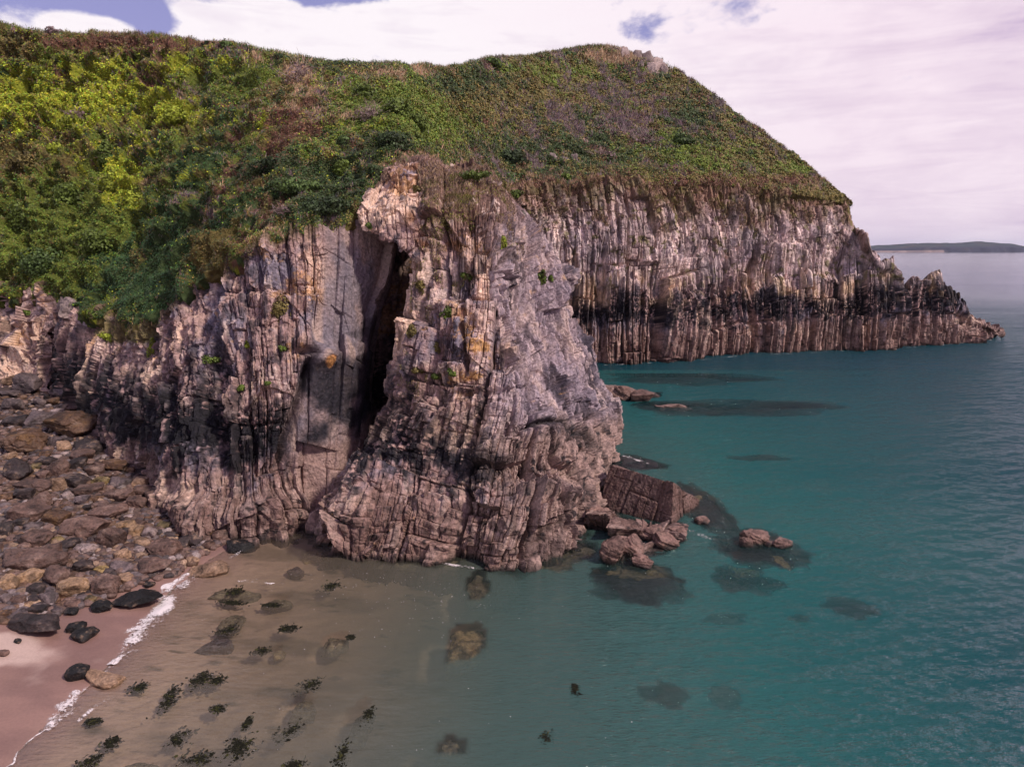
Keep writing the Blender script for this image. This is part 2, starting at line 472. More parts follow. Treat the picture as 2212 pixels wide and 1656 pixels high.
# smooth slab: pinkish grey sheet with black seep stains
sc = mixc(np.zeros(P.shape, np.float32) + C_(0.30, 0.225, 0.22), C_(0.22, 0.19, 0.215), smooth(-.3, .4, fbm(P, .3, 4, 33)))
sc = mixc(sc, C_(0.40, 0.30, 0.26), smooth(.2, .8, fbm(P, .8, 4, 34, sz=.3)))
sc = mixc(sc, C_(0.045, 0.04, 0.055), smooth(.05, .55, fbm(P, .35, 5, 35) + 0.9 * blob(720, 860, 110, 95) - .35))
sc = mixc(sc, C_(0.36, 0.25, 0.225), 1 - smooth(4.8, 6.2, P[..., 2] + fbm(P, .5, 3, 36)))
sc = mixc(sc, C_(0.55, 0.27, 0.10), smooth(.6, .9, 1.15 * blob(702, 782, 18, 19) + .25 * fbm(P, 1.5, 3, 37)))
c = c * (1 - (slab * .85)[..., None]) + sc * (slab * .85)[..., None]
lcl = rock_colour(P, P[..., 2] * 0 + 20, tone, lcp.s, 8, warm=.35)
lf = (left)[..., None]
c = c * (1 - lf) + lcl * lf
c = mixc(c, C_(0.03, 0.026, 0.036), blob(350, 890, 150, 80) * smooth(-.15, .3, fbm(P, .9, 5, 38, sz=.35, gain=.7) + .4 * tone) * .9 * (1 - left) * (1 - slab))
# grass clinging to the upper left part
gm = smooth(.45, .75, 1.1 * blob(300, 715, 60, 34) + .5 * blob(215, 720, 50, 32) + .25 * fbm(P, .8, 3, 39) + .12 * smooth(4.4, 5, lcp.V))
c = mixc(c, C_(0.17, 0.14, 0.045), gm * .8)
gtop = smooth(4.62, 5.0, lcp.V + .25 * fbm(P, .6, 3, 40))
c = mixc(c, C_(0.12, 0.085, 0.04), gtop * .8 * (1 - slab))
M1 = new_mesh('cliff', P, grid_faces(lcp.nr, lcp.nc), deep(c, g=1.5, k=1.05), {'lines': 1 - .85 * np.maximum(slab, left * .7)}, M_ROCK)
o = link('cliff', M1); tag(o, 'dark banded left cliff with smooth slab beside the tall cave', 'cliff', kind='structure')
LCP = P

# ------------------------------------------------------------ STACK (headland buttress with arch)
st_px = [
    [(682, 1140), (720, 1180), (800, 1190), (900, 1197), (1000, 1222), (1080, 1228), (1180, 1200), (1258, 1150), (1330, 985)],
    [(703, 1088), (732, 1100), (800, 1108), (900, 1112), (1000, 1118), (1080, 1108), (1170, 1090), (1258, 1050), (1329, 950)],
    [(728, 1045), (762, 1034), (820, 1030), (900, 1030), (990, 1030), (1070, 1020), (1160, 1015), (1250, 975), (1330, 928)],
    [(795, 965), (812, 962), (850, 957), (910, 950), (990, 950), (1070, 948), (1150, 940), (1240, 918), (1329, 900)],
    [(850, 830), (870, 830), (900, 826), (950, 822), (1010, 820), (1080, 820), (1150, 815), (1225, 812), (1296, 806)],
    [(866, 700), (885, 697), (915, 694), (960, 692), (1020, 690), (1080, 690), (1130, 690), (1185, 695), (1243, 700)],
    [(888, 600), (902, 598), (930, 595), (975, 590), (1020, 585), (1070, 582), (1110, 582), (1155, 585), (1212, 600)],
    [(893, 520), (907, 516), (935, 508), (980, 502), (1020, 496), (1065, 492), (1105, 495), (1140, 505), (1180, 540)],
    [(880, 430), (905, 425), (935, 420), (980, 420), (1020, 420), (1060, 420), (1090, 430), (1112, 442), (1140, 470)],
    [(870, 352), (900, 347), (935, 350), (970, 354), (1010, 357), (1035, 362), (1052, 372), (1070, 390), (1090, 412)],
]
st_Y = [
    None,
    [48.0, 46.5, 44.3, 44.0, 42.2, 41.8, 43.6, 48.0, 66.0],
    [50.0, 48.2, 46.3, 45.8, 44.4, 43.8, 45.2, 50.0, 66.5],
    [52.0, 50.3, 48.6, 47.2, 46.0, 45.3, 46.8, 52.0, 67.0],
    [53.0, 51.2, 49.7, 48.6, 47.8, 47.4, 49.3, 54.5, 66.0],
    [54.0, 52.5, 51.1, 50.1, 49.5, 49.4, 51.8, 56.5, 64.0],
    [54.5, 53.5, 52.3, 51.4, 51.0, 51.2, 53.8, 57.5, 64.0],
    [55.0, 54.2, 53.3, 52.7, 52.6, 53.2, 55.8, 59.0, 64.0],
    [58.0, 57.0, 56.1, 55.6, 55.7, 56.8, 58.8, 61.5, 65.0],
    [62.0, 61.0, 60.0, 60.0, 61.0, 62.5, 64.0, 66.0, 68.0],
]
rows = []
for r in range(len(st_px)):
    pts = []
    for c_ in range(9):
        pts.append(W(*st_px[r][c_], st_Y[r][c_] if st_Y[r] else None))
    l0 = pts[0] + np.array([2.5, 9.0, -0.2]); r0 = pts[-1] + np.array([-3.0, 9.0, -0.3]); r1 = pts[-1] + np.array([-16, 14, -0.3])
    rows.append([l0] + pts + [r0, r1])
sk = [p + np.array([0, -1.2, -4]) for p in rows[0]]
bk = [p + np.array([0, 5.0, -0.3]) for p in rows[-1]]
bk2 = [p + np.array([0, 9.0, -7]) for p in rows[-1]]
stp = Patch([sk] + rows + [bk, bk2], 830, 720, [14, 90, 80, 85, 125, 125, 100, 85, 85, 70, 10, 8],
            [30, 35, 55, 75, 90, 85, 85, 80, 110, 25, 20])
U = stp.U; V = stp.V; Z = stp.P[..., 2]
ppx, ppy = proj(stp.P)
D, tone = strata(stp.s - .13 * Z, Z, stp.P, [(5.5, 6.5, 1.3, .5), (1.9, 3.2, .95, .38), (0.75, 1.5, .5, .2), (0.34, .8, .2, .09)], .6, 21)
Ds, tones = strata(stp.s * .9 - .1 * Z, Z - .25 * stp.s, stp.P, [(4.2, 6.2, 1.5, .5), (1.7, 3.4, .9, .55), (.62, 2.4, .35, .3)], .5, 23)
# the slabby right half
sl = smooth(5.6, 7.0, U + .6 * fbm(stp.P, .2, 3, 24)) * smooth(4.2, 5.2, V)
D = D * (1 - .55 * sl) + Ds * sl * .5; tone = tone * (1 - .4 * sl) + tones * sl * .6
f1, t1 = facets(stp.P, 3.4, 3, .42, .42, .22); f2, t2 = facets(stp.P, 1.3, 5, .42, .42, .2); f3, t3 = facets(stp.P, .5, 7, .4, .5, .2); f0, t0 = facets(stp.P, 5.0, 9, .40, .34, .16)
D = D * .9 + f1 * (.55 + .15 * sl) + f2 * (.38 + .05 * sl) + f3 * (.25 - .1 * sl) + f0 * sl * .75 - .5 * smooth(7.2, 8.6, U); t1 = t1 + t0 * sl; tone = tone * .7 + .6 * t1 + .6 * t2 + .4 * t3
low = (1 - smooth(2.4, 4.2, V))
D = D + low * (.5 * billow(stp.P, .5, 3, 5) - .2)
D += .8 * fbm(stp.P, .12, 2, 25) + .17 * fbm(stp.P, 1.0, 4, 26) + .05 * fbm(stp.P, 3.6, 3, 27)
top = smooth(8.2, 9.0, V)
D *= (1 - .55 * top)
# undercut niche with the dark arc, small overhang ledges
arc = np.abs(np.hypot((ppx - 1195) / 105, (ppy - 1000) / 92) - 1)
D -= .8 * np.exp(-(arc / .05) ** 2) * smooth(985, 950, ppy) * smooth(1110, 1160, ppx)
D -= .9 * blob(1165, 990, 75, 42)
D += 1.0 * blob(1195, 1062, 60, 20) + .5 * blob(1020, 800, 70, 22) + .35 * blob(1010, 735, 34, 16)
D -= .4 * blob(1045, 850, 70, 9)
D += .8 * blob(735, 1110, 50, 35)
for (gx, gy0, gy1, gw_, ga, sl_) in ((995, 560, 800, 5, .9, .05), (1085, 560, 720, 4, .9, -.1), (1152, 600, 900, 5, 1.1, .12), (1205, 690, 880, 4, .9, .15), (940, 600, 900, 4, .8, 0)):
    D -= ga * np.exp(-((ppx - gx - (ppy - gy0) * sl_) / gw_) ** 2) * smooth(gy0 - 20, gy0 + 20, ppy) * (1 - smooth(gy1 - 20, gy1 + 20, ppy))
fade = smooth(0, .5, V) * (1 - .7 * smooth(10.0, 10.8, V)) * (1 - .3 * smooth(9, 9.6, U)) * (.35 + .65 * smooth(.9, 2.0, U)) * (1 - .15 * smooth(7.6, 8.8, U))
sgn = 1.0 if np.mean(stp.N[200:500, 250:450, 1]) < 0 else -1.0
P = stp.P + stp.N * (sgn * D * fade)[..., None]
c = rock_colour(P, P[..., 2], tone, stp.s, 25, lo=3.6, mid=4.9, hi=9.4, blackamp=.95, warm=.12)
rgt = smooth(5.4, 6.2, U + .3 * fbm(P, .3, 3, 41)) * smooth(3.3, 4.4, V)  # warm bright left, skylit cool right: this light split is painted into the albedo
rc = mixc(np.zeros(P.shape, np.float32) + C_(0.30, 0.25, 0.285), C_(0.44, 0.35, 0.34), smooth(-.2, .5, fbm(P, .5, 4, 42, sz=.4) + .4 * tone))
rc = mixc(rc, C_(0.09, 0.075, 0.10), smooth(.1, .5, fbm(P, .9, 4, 43, sz=.12)))
rc = mixc(rc, C_(0.50, 0.30, 0.12), smooth(.35, .7, fbm(P, .4, 4, 44) - .2) * smooth(12, 15, P[..., 2]) * .8)
pale = smooth(.1, .7, fbm(P, .5, 3, 92, sz=.5) + .5 * tone) * (1 - rgt) * smooth(7, 10, P[..., 2])
c = mixc(c, C_(.60, .45, .38), pale * .6)
c = c * (1 - (rgt * .8)[..., None]) + rc * (rgt * .8)[..., None]
# lower right flank is pale barnacled rock without the black band
rl = smooth(5.6, 6.6, U) * (1 - smooth(3.6, 4.6, V))
bc = mixc(np.zeros(P.shape, np.float32) + C_(0.35, 0.25, 0.22), C_(0.17, 0.118, 0.108), smooth(0, .6, fbm(P, .9, 4, 45) + .3 * tone))
bc = mixc(bc, C_(0.04, 0.035, 0.04), smooth(.4, .7, fbm(P, 1.8, 3, 46)))
wet = 1 - smooth(-.1, .45, P[..., 2])
c = c * (1 - (rl * .85)[..., None]) + bc * (rl * .85)[..., None]
c = mixc(c, C_(0.05, 0.042, 0.035), wet * .85)
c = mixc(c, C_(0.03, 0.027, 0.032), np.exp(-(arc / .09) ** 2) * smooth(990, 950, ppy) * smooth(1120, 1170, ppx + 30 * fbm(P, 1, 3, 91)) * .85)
c = mixc(c, C_(0.55, 0.30, 0.09), smooth(.4, .9, .9 * blob(1025, 745, 40, 30) + .7 * blob(1000, 810, 60, 20) + .5 * blob(1140, 540, 40, 60) + .75 * fbm(P, 1.6, 5, 47, gain=.7) - .1) * .65)
# turfy crumbling top
tm = smooth(7.1, 8.6, V + .55 * fbm(P, .3, 4, 48) - .9 * smooth(5.5, 7.5, U) + .25 * smooth(3, 2, U))
tc_ = mixc(np.zeros(P.shape, np.float32) + C_(0.26, 0.165, 0.13), C_(0.16, 0.09, 0.07), smooth(-.3, .5, fbm(P, .7, 4, 49)))
tc_ = mixc(tc_, C_(0.12, 0.13, 0.04), smooth(.2, .6, fbm(P, .45, 3, 50)))
tc_ = mixc(tc_, C_(0.48, 0.38, 0.33), smooth(.45, .7, fbm(P, 1.7, 3, 51)))
c = c * (1 - (tm * .9)[..., None]) + tc_ * (tm * .9)[..., None]
# arch block
ar_px = [
    [(785, 490, 55.2), (815, 506, 54.8), (850, 521, 54.3), (888, 553, 53.8), (930, 570, 54.0)],
    [(770, 455, 56.3), (810, 458, 55.6), (850, 462, 55.0), (890, 470, 54.8), (935, 485, 55.2)],
    [(796, 418, 57.6), (830, 414, 57.2), (860, 411, 56.7), (892, 410, 56.5), (938, 418, 57.2)],
    [(842, 366, 60), (858, 359, 60), (876, 353, 60), (900, 348, 60), (938, 352, 61)],
]
rows = [[W(*q) for q in r] for r in ar_px]
for r in rows: r.insert(0, r[0] + np.array([.6, 5.5, 0]))
u0 = [p + np.array([0, 7.0, 1.2]) for p in rows[0]]
b0 = [p + np.array([0, 5.0, -.5]) for p in rows[-1]]
arp = Patch([u0] + rows + [b0], 230, 230, [20, 45, 45, 60, 10], [14, 35, 38, 40, 45])
Da, tonea = strata(arp.s + .12 * arp.P[..., 2], arp.P[..., 2], arp.P, [(2.4, 4.0, .5, .35), (.85, 2.2, .35, .2), (.34, .9, .15, .07)], .3, 61)
fa, ta = facets(arp.P, 1.6, 33, .4, .6, .2); fb, tb = facets(arp.P, .6, 35, .4, .6, .2)
Da = Da * .7 + fa * .5 + fb * .6
Da += .25 * fbm(arp.P, .3, 3, 62) + .15 * fbm(arp.P, 1.3, 3, 63)
sgn = 1.0 if np.mean(arp.N[60:180, 60:180, 1]) < 0 else -1.0
Pa = arp.P + arp.N * (sgn * Da)[..., None]
ca = rock_colour(Pa, Pa[..., 2] * 0 + 20, tonea, arp.s, 64, warm=.25)
ca = mixc(ca, C_(0.26, 0.14, 0.09), smooth(.1, .6, fbm(Pa, .5, 3, 65) + .4 * (arp.U - 4)))
V_all = np.concatenate([P.reshape(-1, 3), Pa.reshape(-1, 3)])
F_all = np.concatenate([grid_faces(stp.nr, stp.nc), grid_faces(arp.nr, arp.nc, P.shape[0] * P.shape[1])])
C_all = np.concatenate([c.reshape(-1, 3), ca.reshape(-1, 3)])
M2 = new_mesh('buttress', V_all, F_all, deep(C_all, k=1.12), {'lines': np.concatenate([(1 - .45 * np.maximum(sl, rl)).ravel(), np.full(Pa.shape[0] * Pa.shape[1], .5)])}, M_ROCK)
o = link('cliff_buttress', M2); tag(o, 'tall central rock buttress with turf top beside the cave', 'cliff', kind='structure')
STP = P; ARP = Pa
print('rocks', time.time() - T0)

# ------------------------------------------------------------ HILL
hl = [
    ((-300, 660, 84), (92, 102, 113), (-300, 30, 124)),
    ((-100, 645, 84), (92, 102, 112), (-100, 45, 122)),
    ((0, 636, 82), (90, 100, 110), (0, 57, 120)),
    ((100, 640, 80), (87, 97, 108), (100, 72, 118)),
    ((200, 676, 71.5), (80, 91, 104), (200, 82, 116)),
    ((300, 697, 63), (74, 87, 102), (300, 88, 114)),
    ((385, 655, 58.3), (68.5, 81, 97), (400, 96, 111)),
    ((440, 598, 57.2), (65.5, 77, 93), (460, 100, 110)),
    ((505, 562, 55.2), (63, 74, 90), (520, 104, 108.5)),
    ((580, 524, 54.8), (60, 69, 83), (600, 122, 106)),
    ((665, 504, 55.2), (60, 67.5, 80), (670, 136, 105.5)),
    ((722, 494, 56.2), (61, 68, 80), (730, 141, 107)),
    ((778, 448, 57.8), (62.5, 69, 81), (790, 149, 109)),
    ((845, 364, 61), (66, 73.5, 90), (850, 152, 114)),
    ((915, 352, 66), (76, 87, 103), (905, 152, 121)),
    ((1000, 385, 88), (102, 114, 125), (970, 147, 134)),
    ((1110, 414, 124), (131, 139, 147), (1060, 134, 154)),
    ((1250, 402, 129), (139, 150, 160), (1150, 127, 168)),
    ((1400, 398, 134), (146, 158, 170), (1230, 113, 182)),
    ((1540, 399, 139.5), (151, 164, 177), (1300, 107, 190)),
    ((1620, 404, 143), (153, 165, 177), (1400, 128, 191)),
    ((1700, 416, 147), (155, 163, 172), (1500, 190, 184)),
    ((1775, 429, 151), (156, 162, 168), (1620, 277, 175)),
    ((1815, 438, 154), (157, 161, 164), (1740, 362, 167)),
    ((1831, 444, 156), (157.5, 159, 160.5), (1805, 418, 161)),
]
rows = [[], [], [], [], []]
for lo_, mids, hi_ in hl:
    rows[0].append(W(*lo_)); rows[4].append(W(*hi_))
    for k, (t, y) in enumerate(zip((.25, .5, .75), mids)):
        rows[k + 1].append(W(lo_[0] + (hi_[0] - lo_[0]) * t, lo_[1] + (hi_[1] - lo_[1]) * t, y))
lowb = [p + np.array([0, 0.6, -2.0]) for p in rows[0]]
bk = [p + np.array([3, 12, -0.5]) for p in rows[4]]
bk2 = [p + np.array([10, 60, -25]) for p in rows[4]]
bk3 = [p + np.array([20, 130, -90]) for p in rows[4]]
lpx = np.array([a[0][0] + a[2][0] for a in hl], float) / 2
wch = np.diff(lpx); wch[0] *= .3; wch[1] *= .6
hp = Patch([lowb] + rows + [bk, bk2, bk3], 520, 1450, [6, 100, 100, 95, 90, 14, 6, 3], wch)
hx, hy = proj(hp.P)
near = 1 - smooth(700, 1050, hx)
amp = .55 + 1.0 * near * smooth(700, 300, hx) + .1
lump = billow(hp.P, .30, 2, 1) * 1.5 + billow(hp.P, .8, 2, 2) * .7
rid = smooth(4.6, 5.0, hp.V)
D = (lump - 1.0) * amp * (1.35 - .5 * (1 - near)) * (1 - .85 * rid) + .5 * fbm(hp.P, .12, 3, 3) + .16 * fbm(hp.P, 1.4, 3, 4)
D *= smooth(0.0, .9, hp.V)
# smooth ivy curtain in the hollow
iv = np.exp(-((hx - 300) / 110) ** 2 - ((hy - 610) / 100) ** 2)
D *= (1 - .75 * iv)
sgn = 1.0 if np.mean(hp.N[..., 2]) > 0 else -1.0
HN = hp.N * sgn
P = hp.P + HN * D[..., None]
# rocky scree near the summit
HP = P

BL = [
    (1400, 402, 330, 16, 4, .7), (1700, 418, 120, 16, 5, .6), (1550, 392, 200, 20, 7, .4), (1130, 400, 120, 20, 5, .5),  # px,py,rx,ry, type, weight   (types: 0 ygreen 1 green 2 dark 3 ivy 4 brownred 5 straw 6 purple twig 7 olive)
    (150, 230, 170, 70, 0, .75), (60, 330, 120, 120, 7, .45), (70, 480, 110, 120, 1, .8), (260, 400, 45, 60, 0, 1.1),
    (385, 245, 45, 26, 0, 1.1), (300, 610, 170, 110, 3, .9), (380, 420, 90, 140, 3, .35), (100, 590, 120, 60, 1, .7),
    (200, 470, 90, 80, 1, .6), (330, 150, 200, 30, 0, .45), (250, 95, 200, 16, 4, .9), (20, 90, 60, 25, 7, .6),
    (620, 300, 80, 80, 4, .45), (560, 420, 70, 120, 4, .3), (660, 210, 60, 50, 5, .35), (690, 250, 80, 60, 4, .25), (800, 245, 60, 22, 5, .6),
    (640, 155, 35, 30, 5, .9), (700, 400, 110, 80, 2, .9), (560, 360, 60, 40, 2, .5), (450, 540, 40, 80, 7, .6), (840, 230, 90, 55, 1, .85),
    (930, 270, 90, 60, 1, .65), (870, 160, 90, 14, 5, .8), (740, 140, 120, 14, 2, .5), (1000, 180, 110, 45, 2, .7), (1000, 230, 110, 40, 7, .5),
    (1120, 200, 120, 35, 7, .4), (1180, 235, 160, 40, 6, .25), (1350, 250, 120, 70, 6, .2), (1500, 260, 60, 50, 2, .5), (1230, 165, 110, 25, 1, .6),
    (1330, 125, 90, 18, 5, .9), (1410, 155, 50, 14, 0, .3), (1100, 330, 110, 50, 2, .45), (1290, 320, 150, 50, 2, .35), (1450, 330, 100, 50, 1, .3),
    (1220, 380, 110, 18, 5, .5), (1560, 340, 120, 55, 1, .55), (1600, 390, 150, 18, 4, .55), (1780, 425, 60, 14, 7, .9), (1760, 395, 40, 22, 5, .5),
    (1660, 330, 80, 40, 7, .4), (1100, 150, 90, 14, 1, .5), (480, 300, 60, 120, 3, .4), (500, 180, 80, 40, 1, .5), (900, 335, 50, 12, 5, .5), (850, 310, 60, 30, 2, .8),
    (1700, 370, 60, 15, 1, .8), (1000, 390, 120, 30, 3, .4), (20, 200, 60, 60, 0, .4), (120, 400, 60, 50, 0, .4), (260, 510, 60, 60, 1, .5),
]
TYPES = np.array([(0.300, 0.335, 0.026), (0.125, 0.165, 0.024), (0.045, 0.066, 0.022), (0.042, 0.085, 0.026), (0.165, 0.085, 0.055),
                  (0.42, 0.285, 0.175), (0.205, 0.145, 0.150), (0.150, 0.122, 0.038)], np.float32)


def veg_type(Q, rnd=None):
    qx, qy = proj(Q)
    w = np.zeros(Q.shape[:-1] + (8,), np.float32)
    for (bx, by, rx, ry, t, a) in BL:
        w[..., t] += a * np.exp(-((qx - bx) / rx) ** 2 - ((qy - by) / ry) ** 2)
    for t in range(8):
        w[..., t] += .26 * fbm(Q, .22, 2, 100 + t) + .42 * fbm(Q, .95, 3, 120 + t)
    farr = smooth(900, 1100, qx)
    w[..., 0] -= .25 * farr; w[..., 2] += .18 * farr; w[..., 1] -= .12 * farr
    w[..., 7] += .16 * farr; w[..., 0] -= .12 * smooth(420, 600, qx)
    w[..., 6] += farr * (.10 + .55 * fbm(Q, .16, 3, 150, sx=1.8, sz=.7)); w[..., 4] += farr * (.05 + .4 * fbm(Q, .3, 3, 151))
    w[..., 1] += .15; w[..., 7] += .18; w[..., 5] -= .16; w[..., 6] -= .05; w[..., 4] -= .02; w[..., 0] += .0
    if rnd is not None:
        w += rnd * .17
    return np.argmax(w, -1)


ty = veg_type(P[::2, ::2]); 
c0 = TYPES[ty] * .6 + C_(.02, .014, .01)
c = np.repeat(np.repeat(c0, 2, 0), 2, 1)[:P.shape[0], :P.shape[1]]
scr = smooth(.2, .6, np.exp(-((hx - 1425) / 32) ** 2 - ((hy - 150) / 16) ** 2) + .5 * np.exp(-((hx - 1215) / 34) ** 2 - ((hy - 343) / 7) ** 2) + .25 * fbm(P, .8, 3, 88))
c = mixc(c, C_(.45, .34, .29), scr * smooth(.1, .5, fbm(P, 1.0, 3, 89) + .5))
P += HN * (scr * .9 * fbm(P, 1.2, 3, 90, sz=.3))[..., None]
HM = new_mesh('hill', P, grid_faces(hp.nr, hp.nc), c, None, M_SOIL, flat=True)
o = link('hill', HM); tag(o, 'steep scrub covered coastal hill rising to a rounded summit', 'hill', kind='structure')


def leaf_mesh(name, Q, Nn, size, colr, long=None, mat=M_LEAF, up=None, jit=.75):
    n = len(Q)
    d = Nn + RS.randn(n, 3) * jit * .6
    d /= np.linalg.norm(d, axis=1, keepdims=True)
    a = np.cross(d, RS.randn(n, 3)); a /= np.linalg.norm(a, axis=1, keepdims=True)
    b = np.cross(d, a)
    if long is not None:
        lm = long > 1.01
        upv = np.array([0.15, 0, 1.0]) + RS.randn(n, 3) * .45
        upv /= np.linalg.norm(upv, axis=1, keepdims=True)
        side = np.cross(upv, RS.randn(n, 3)); side /= np.linalg.norm(side, axis=1, keepdims=True)
        a = np.where(lm[:, None], upv, a); b = np.where(lm[:, None], side, b)
        sa = size * np.where(lm, long, 1.0); sb = size * np.where(lm, .22, .8)
    else:
        sa = size; sb = size * .8
    A = a * sa[:, None]; B = b * sb[:, None]
    V4 = np.stack([Q - A, Q + B, Q + A, Q - B], 1).reshape(-1, 3)
    Fc = np.arange(n * 4).reshape(-1, 4)
    return new_mesh(name, V4, Fc, np.repeat(colr, 4, axis=0), None, mat)


# leaves scattered over the hill
def grid_pick(G, n, v0, v1, u0=0, u1=None):
    nr, nc = G.shape[:2]; u1 = u1 or nc - 1.001
    v = v0 + RS.rand(n) * (v1 - v0); u = u0 + RS.rand(n) * (u1 - u0)
    i = v.astype(int); j = u.astype(int); fv = (v - i)[:, None]; fu = (u - j)[:, None]
    Q = (G[i, j] * (1 - fu) + G[i, j + 1] * fu) * (1 - fv) + (G[i + 1, j] * (1 - fu) + G[i + 1, j + 1] * fu) * fv
    return Q, i, j


NL = 950000
vr = np.searchsorted(hp.iv, [0.9, 5.25])
Q, i, j = grid_pick(P, NL, vr[0], vr[1])
tyl = veg_type(Q, RS.randn(NL, 8).astype(np.float32))
sx_, sy_ = proj(Q)
scrl = smooth(.2, .6, np.exp(-((sx_ - 1425) / 32) ** 2 - ((sy_ - 150) / 16) ** 2) + .5 * np.exp(-((sx_ - 1215) / 34) ** 2 - ((sy_ - 343) / 7) ** 2))
keep = RS.rand(NL) > scrl * .8
Q, i, j, tyl = Q[keep], i[keep], j[keep], tyl[keep]
n = len(Q)
fj = (1 - .45 * smooth(900, 1150, proj(Q)[0]))[:, None]
cl = TYPES[tyl] * (1 + fj * (.7 * RS.rand(n, 1) - .35)) * (1 + .18 * RS.randn(n, 3) * C_(1, .6, .8) * fj)
cl = cl * 1.12 * (1 + .38 * fbm(Q, .7, 3, 140))[:, None]
long = np.where((tyl == 5) | (tyl == 6), 2.2 + 2 * RS.rand(n), np.where(tyl == 4, np.where(RS.rand(n) < .5, 2.2, 1), 1.0))
ridge_ = (hp.iv[np.clip(i, 0, hp.nr - 1)] > 4.75)
long = np.where(ridge_ & (RS.rand(n) < .6), 3.2, long)
size = Q[:, 1] * .00110 * (.5 + 1.0 * RS.rand(n))
size *= np.where(ridge_, .75, 1)
Q = Q + HN[i, j] * (RS.rand(n, 1) ** 1.5 * Q[:, 1:2] * .0045)
me = leaf_mesh('scrub', Q, HN[i, j], size, np.clip(cl, .004, 1), long)
o = link('scrub', me); tag(o, 'ivy, bracken and gorse scrub covering the hillside', 'scrub', kind='stuff')
print('hill', time.time() - T0)

# ------------------------------------------------------------ BVHs for placing things
def bvh_of(*grids):
    V = []; Fq = []; off = 0
    for G, st in grids:
        g = G[::st, ::st]; V.append(g.reshape(-1, 3)); Fq.append(grid_faces(g.shape[0], g.shape[1], off)); off += g.shape[0] * g.shape[1]
    return BVHTree.FromPolygons(np.concatenate(V).tolist(), np.concatenate(Fq).tolist())


BV_ALL = bvh_of((STP, 4), (ARP, 3), (LCP, 4), (HP, 4), (FCP, 4))


def hit(bv, px, py):
    d = ray(px, py); d = d / np.linalg.norm(d)
    r = bv.ray_cast(Vector(CAM), Vector(d))
    if r[0] is None: return None, None
    nn = r[1]
    if nn.dot(Vector(d)) > 0: nn = -nn
    return np.array(r[0]), np.array(nn)


# overhanging turf & dry grass on the stack top, cliff tops (one sheet of tufts)
parts_Q = []; parts_N = []; parts_c = []; parts_l = []; parts_s = []
def tufts(G, pat, n, v0, v1, thr, seed, types, u0=0, u1=None, f=None):
    a, b = np.searchsorted(pat.iv, [v0, v1])
    Q, i, j = grid_pick(G, n, a, min(b, pat.nr - 1.01), u0, u1)
    vv = pat.iv[i]
    m = fbm(Q, .45, 3, seed) + 1.3 * (vv - v0) / (v1 - v0) - thr + (0 if f is None else f(*proj(Q))) > 0
    Q = Q[m]; n = len(Q)
    t = np.array(types)[RS.randint(0, len(types), n)]
    t = np.where(fbm(Q, .8, 2, seed + 1) > .35, 7, t)
    parts_Q.append(Q + RS.rand(n, 1) * C_(0, -.15, .1)); parts_N.append(np.tile(C_(0, -.6, .8), (n, 1)))
    parts_c.append(np.clip(TYPES[t] * (.5 + .9 * RS.rand(n, 1)), .004, 1))
    parts_l.append(np.where((t == 5) | (t == 6) | (t == 4), 2.6, 1.2)); parts_s.append(Q[:, 1] * .0011 * (.5 + RS.rand(n)))
tufts(STP, stp, 60000, 7.6, 10.3, .75, 201, [5, 5, 4, 6, 7], 0, 620)
tufts(ARP, arp, 9000, 3.0, 4.6, .9, 202, [5, 5, 4, 6])
tufts(LCP, lcp, 60000, 4.3, 5.9, .95, 203, [5, 7, 4, 3, 1, 3], 0, 960)
tufts(FCP, fcp, 110000, 4.85, 6.9, .72, 204, [4, 5, 7, 7, 4], 0, int(np.searchsorted(fcp.iu, 11.4)))
tufts(LCP, lcp, 30000, 2.0, 5.4, 1.9, 205, [7, 0, 1, 5], int(np.searchsorted(lcp.iu, 6.5)), int(np.searchsorted(lcp.iu, 11)), f=lambda x, y: 1.3 * np.exp(-((x - 300) / 60) ** 2 - ((y - 710) / 34) ** 2) + .9 * np.exp(-((x - 215) / 50) ** 2 - ((y - 715) / 28) ** 2))
tufts(STP, stp, 60000, 4.6, 9.5, 1.25, 211, [7, 1, 5, 0, 4], 60, 500, f=lambda x, y: .55 * np.exp(-((x - 940 + (y - 650) * .25) / 60) ** 2))
tufts(LCP, lcp, 30000, 2.4, 5.5, 1.75, 212, [7, 1, 5, 0], 300, 800)
me = leaf_mesh('dry_grass', np.concatenate(parts_Q), np.concatenate(parts_N), np.concatenate(parts_s), np.concatenate(parts_c), np.concatenate(parts_l))
o = link('dry_grass', me); tag(o, 'dry straw grass and turf fringing the cliff tops', 'grass', kind='stuff')


def tube(pts, r0, r1, sides=5):
    pts = np.array(pts, float); n = len(pts)
    V = []
    for k in range(n):
        d = pts[min(k + 1, n - 1)] - pts[max(k - 1, 0)]; d /= np.linalg.norm(d) + 1e-9
        a = np.cross(d, [0.3, 0.9, 0.2]); a /= np.linalg.norm(a) + 1e-9; b = np.cross(d, a)
        r = r0 + (r1 - r0) * k / (n - 1)
        for s_ in range(sides):
            t = 2 * math.pi * s_ / sides; V.append(pts[k] + r * (math.cos(t) * a + math.sin(t) * b))
    Fq = []
    for k in range(n - 1):
        for s_ in range(sides):
            s2 = (s_ + 1) % sides
            Fq.append((k * sides + s_, k * sides + s2, (k + 1) * sides + s2, (k + 1) * sides + s_))
    return np.array(V), np.array(Fq)


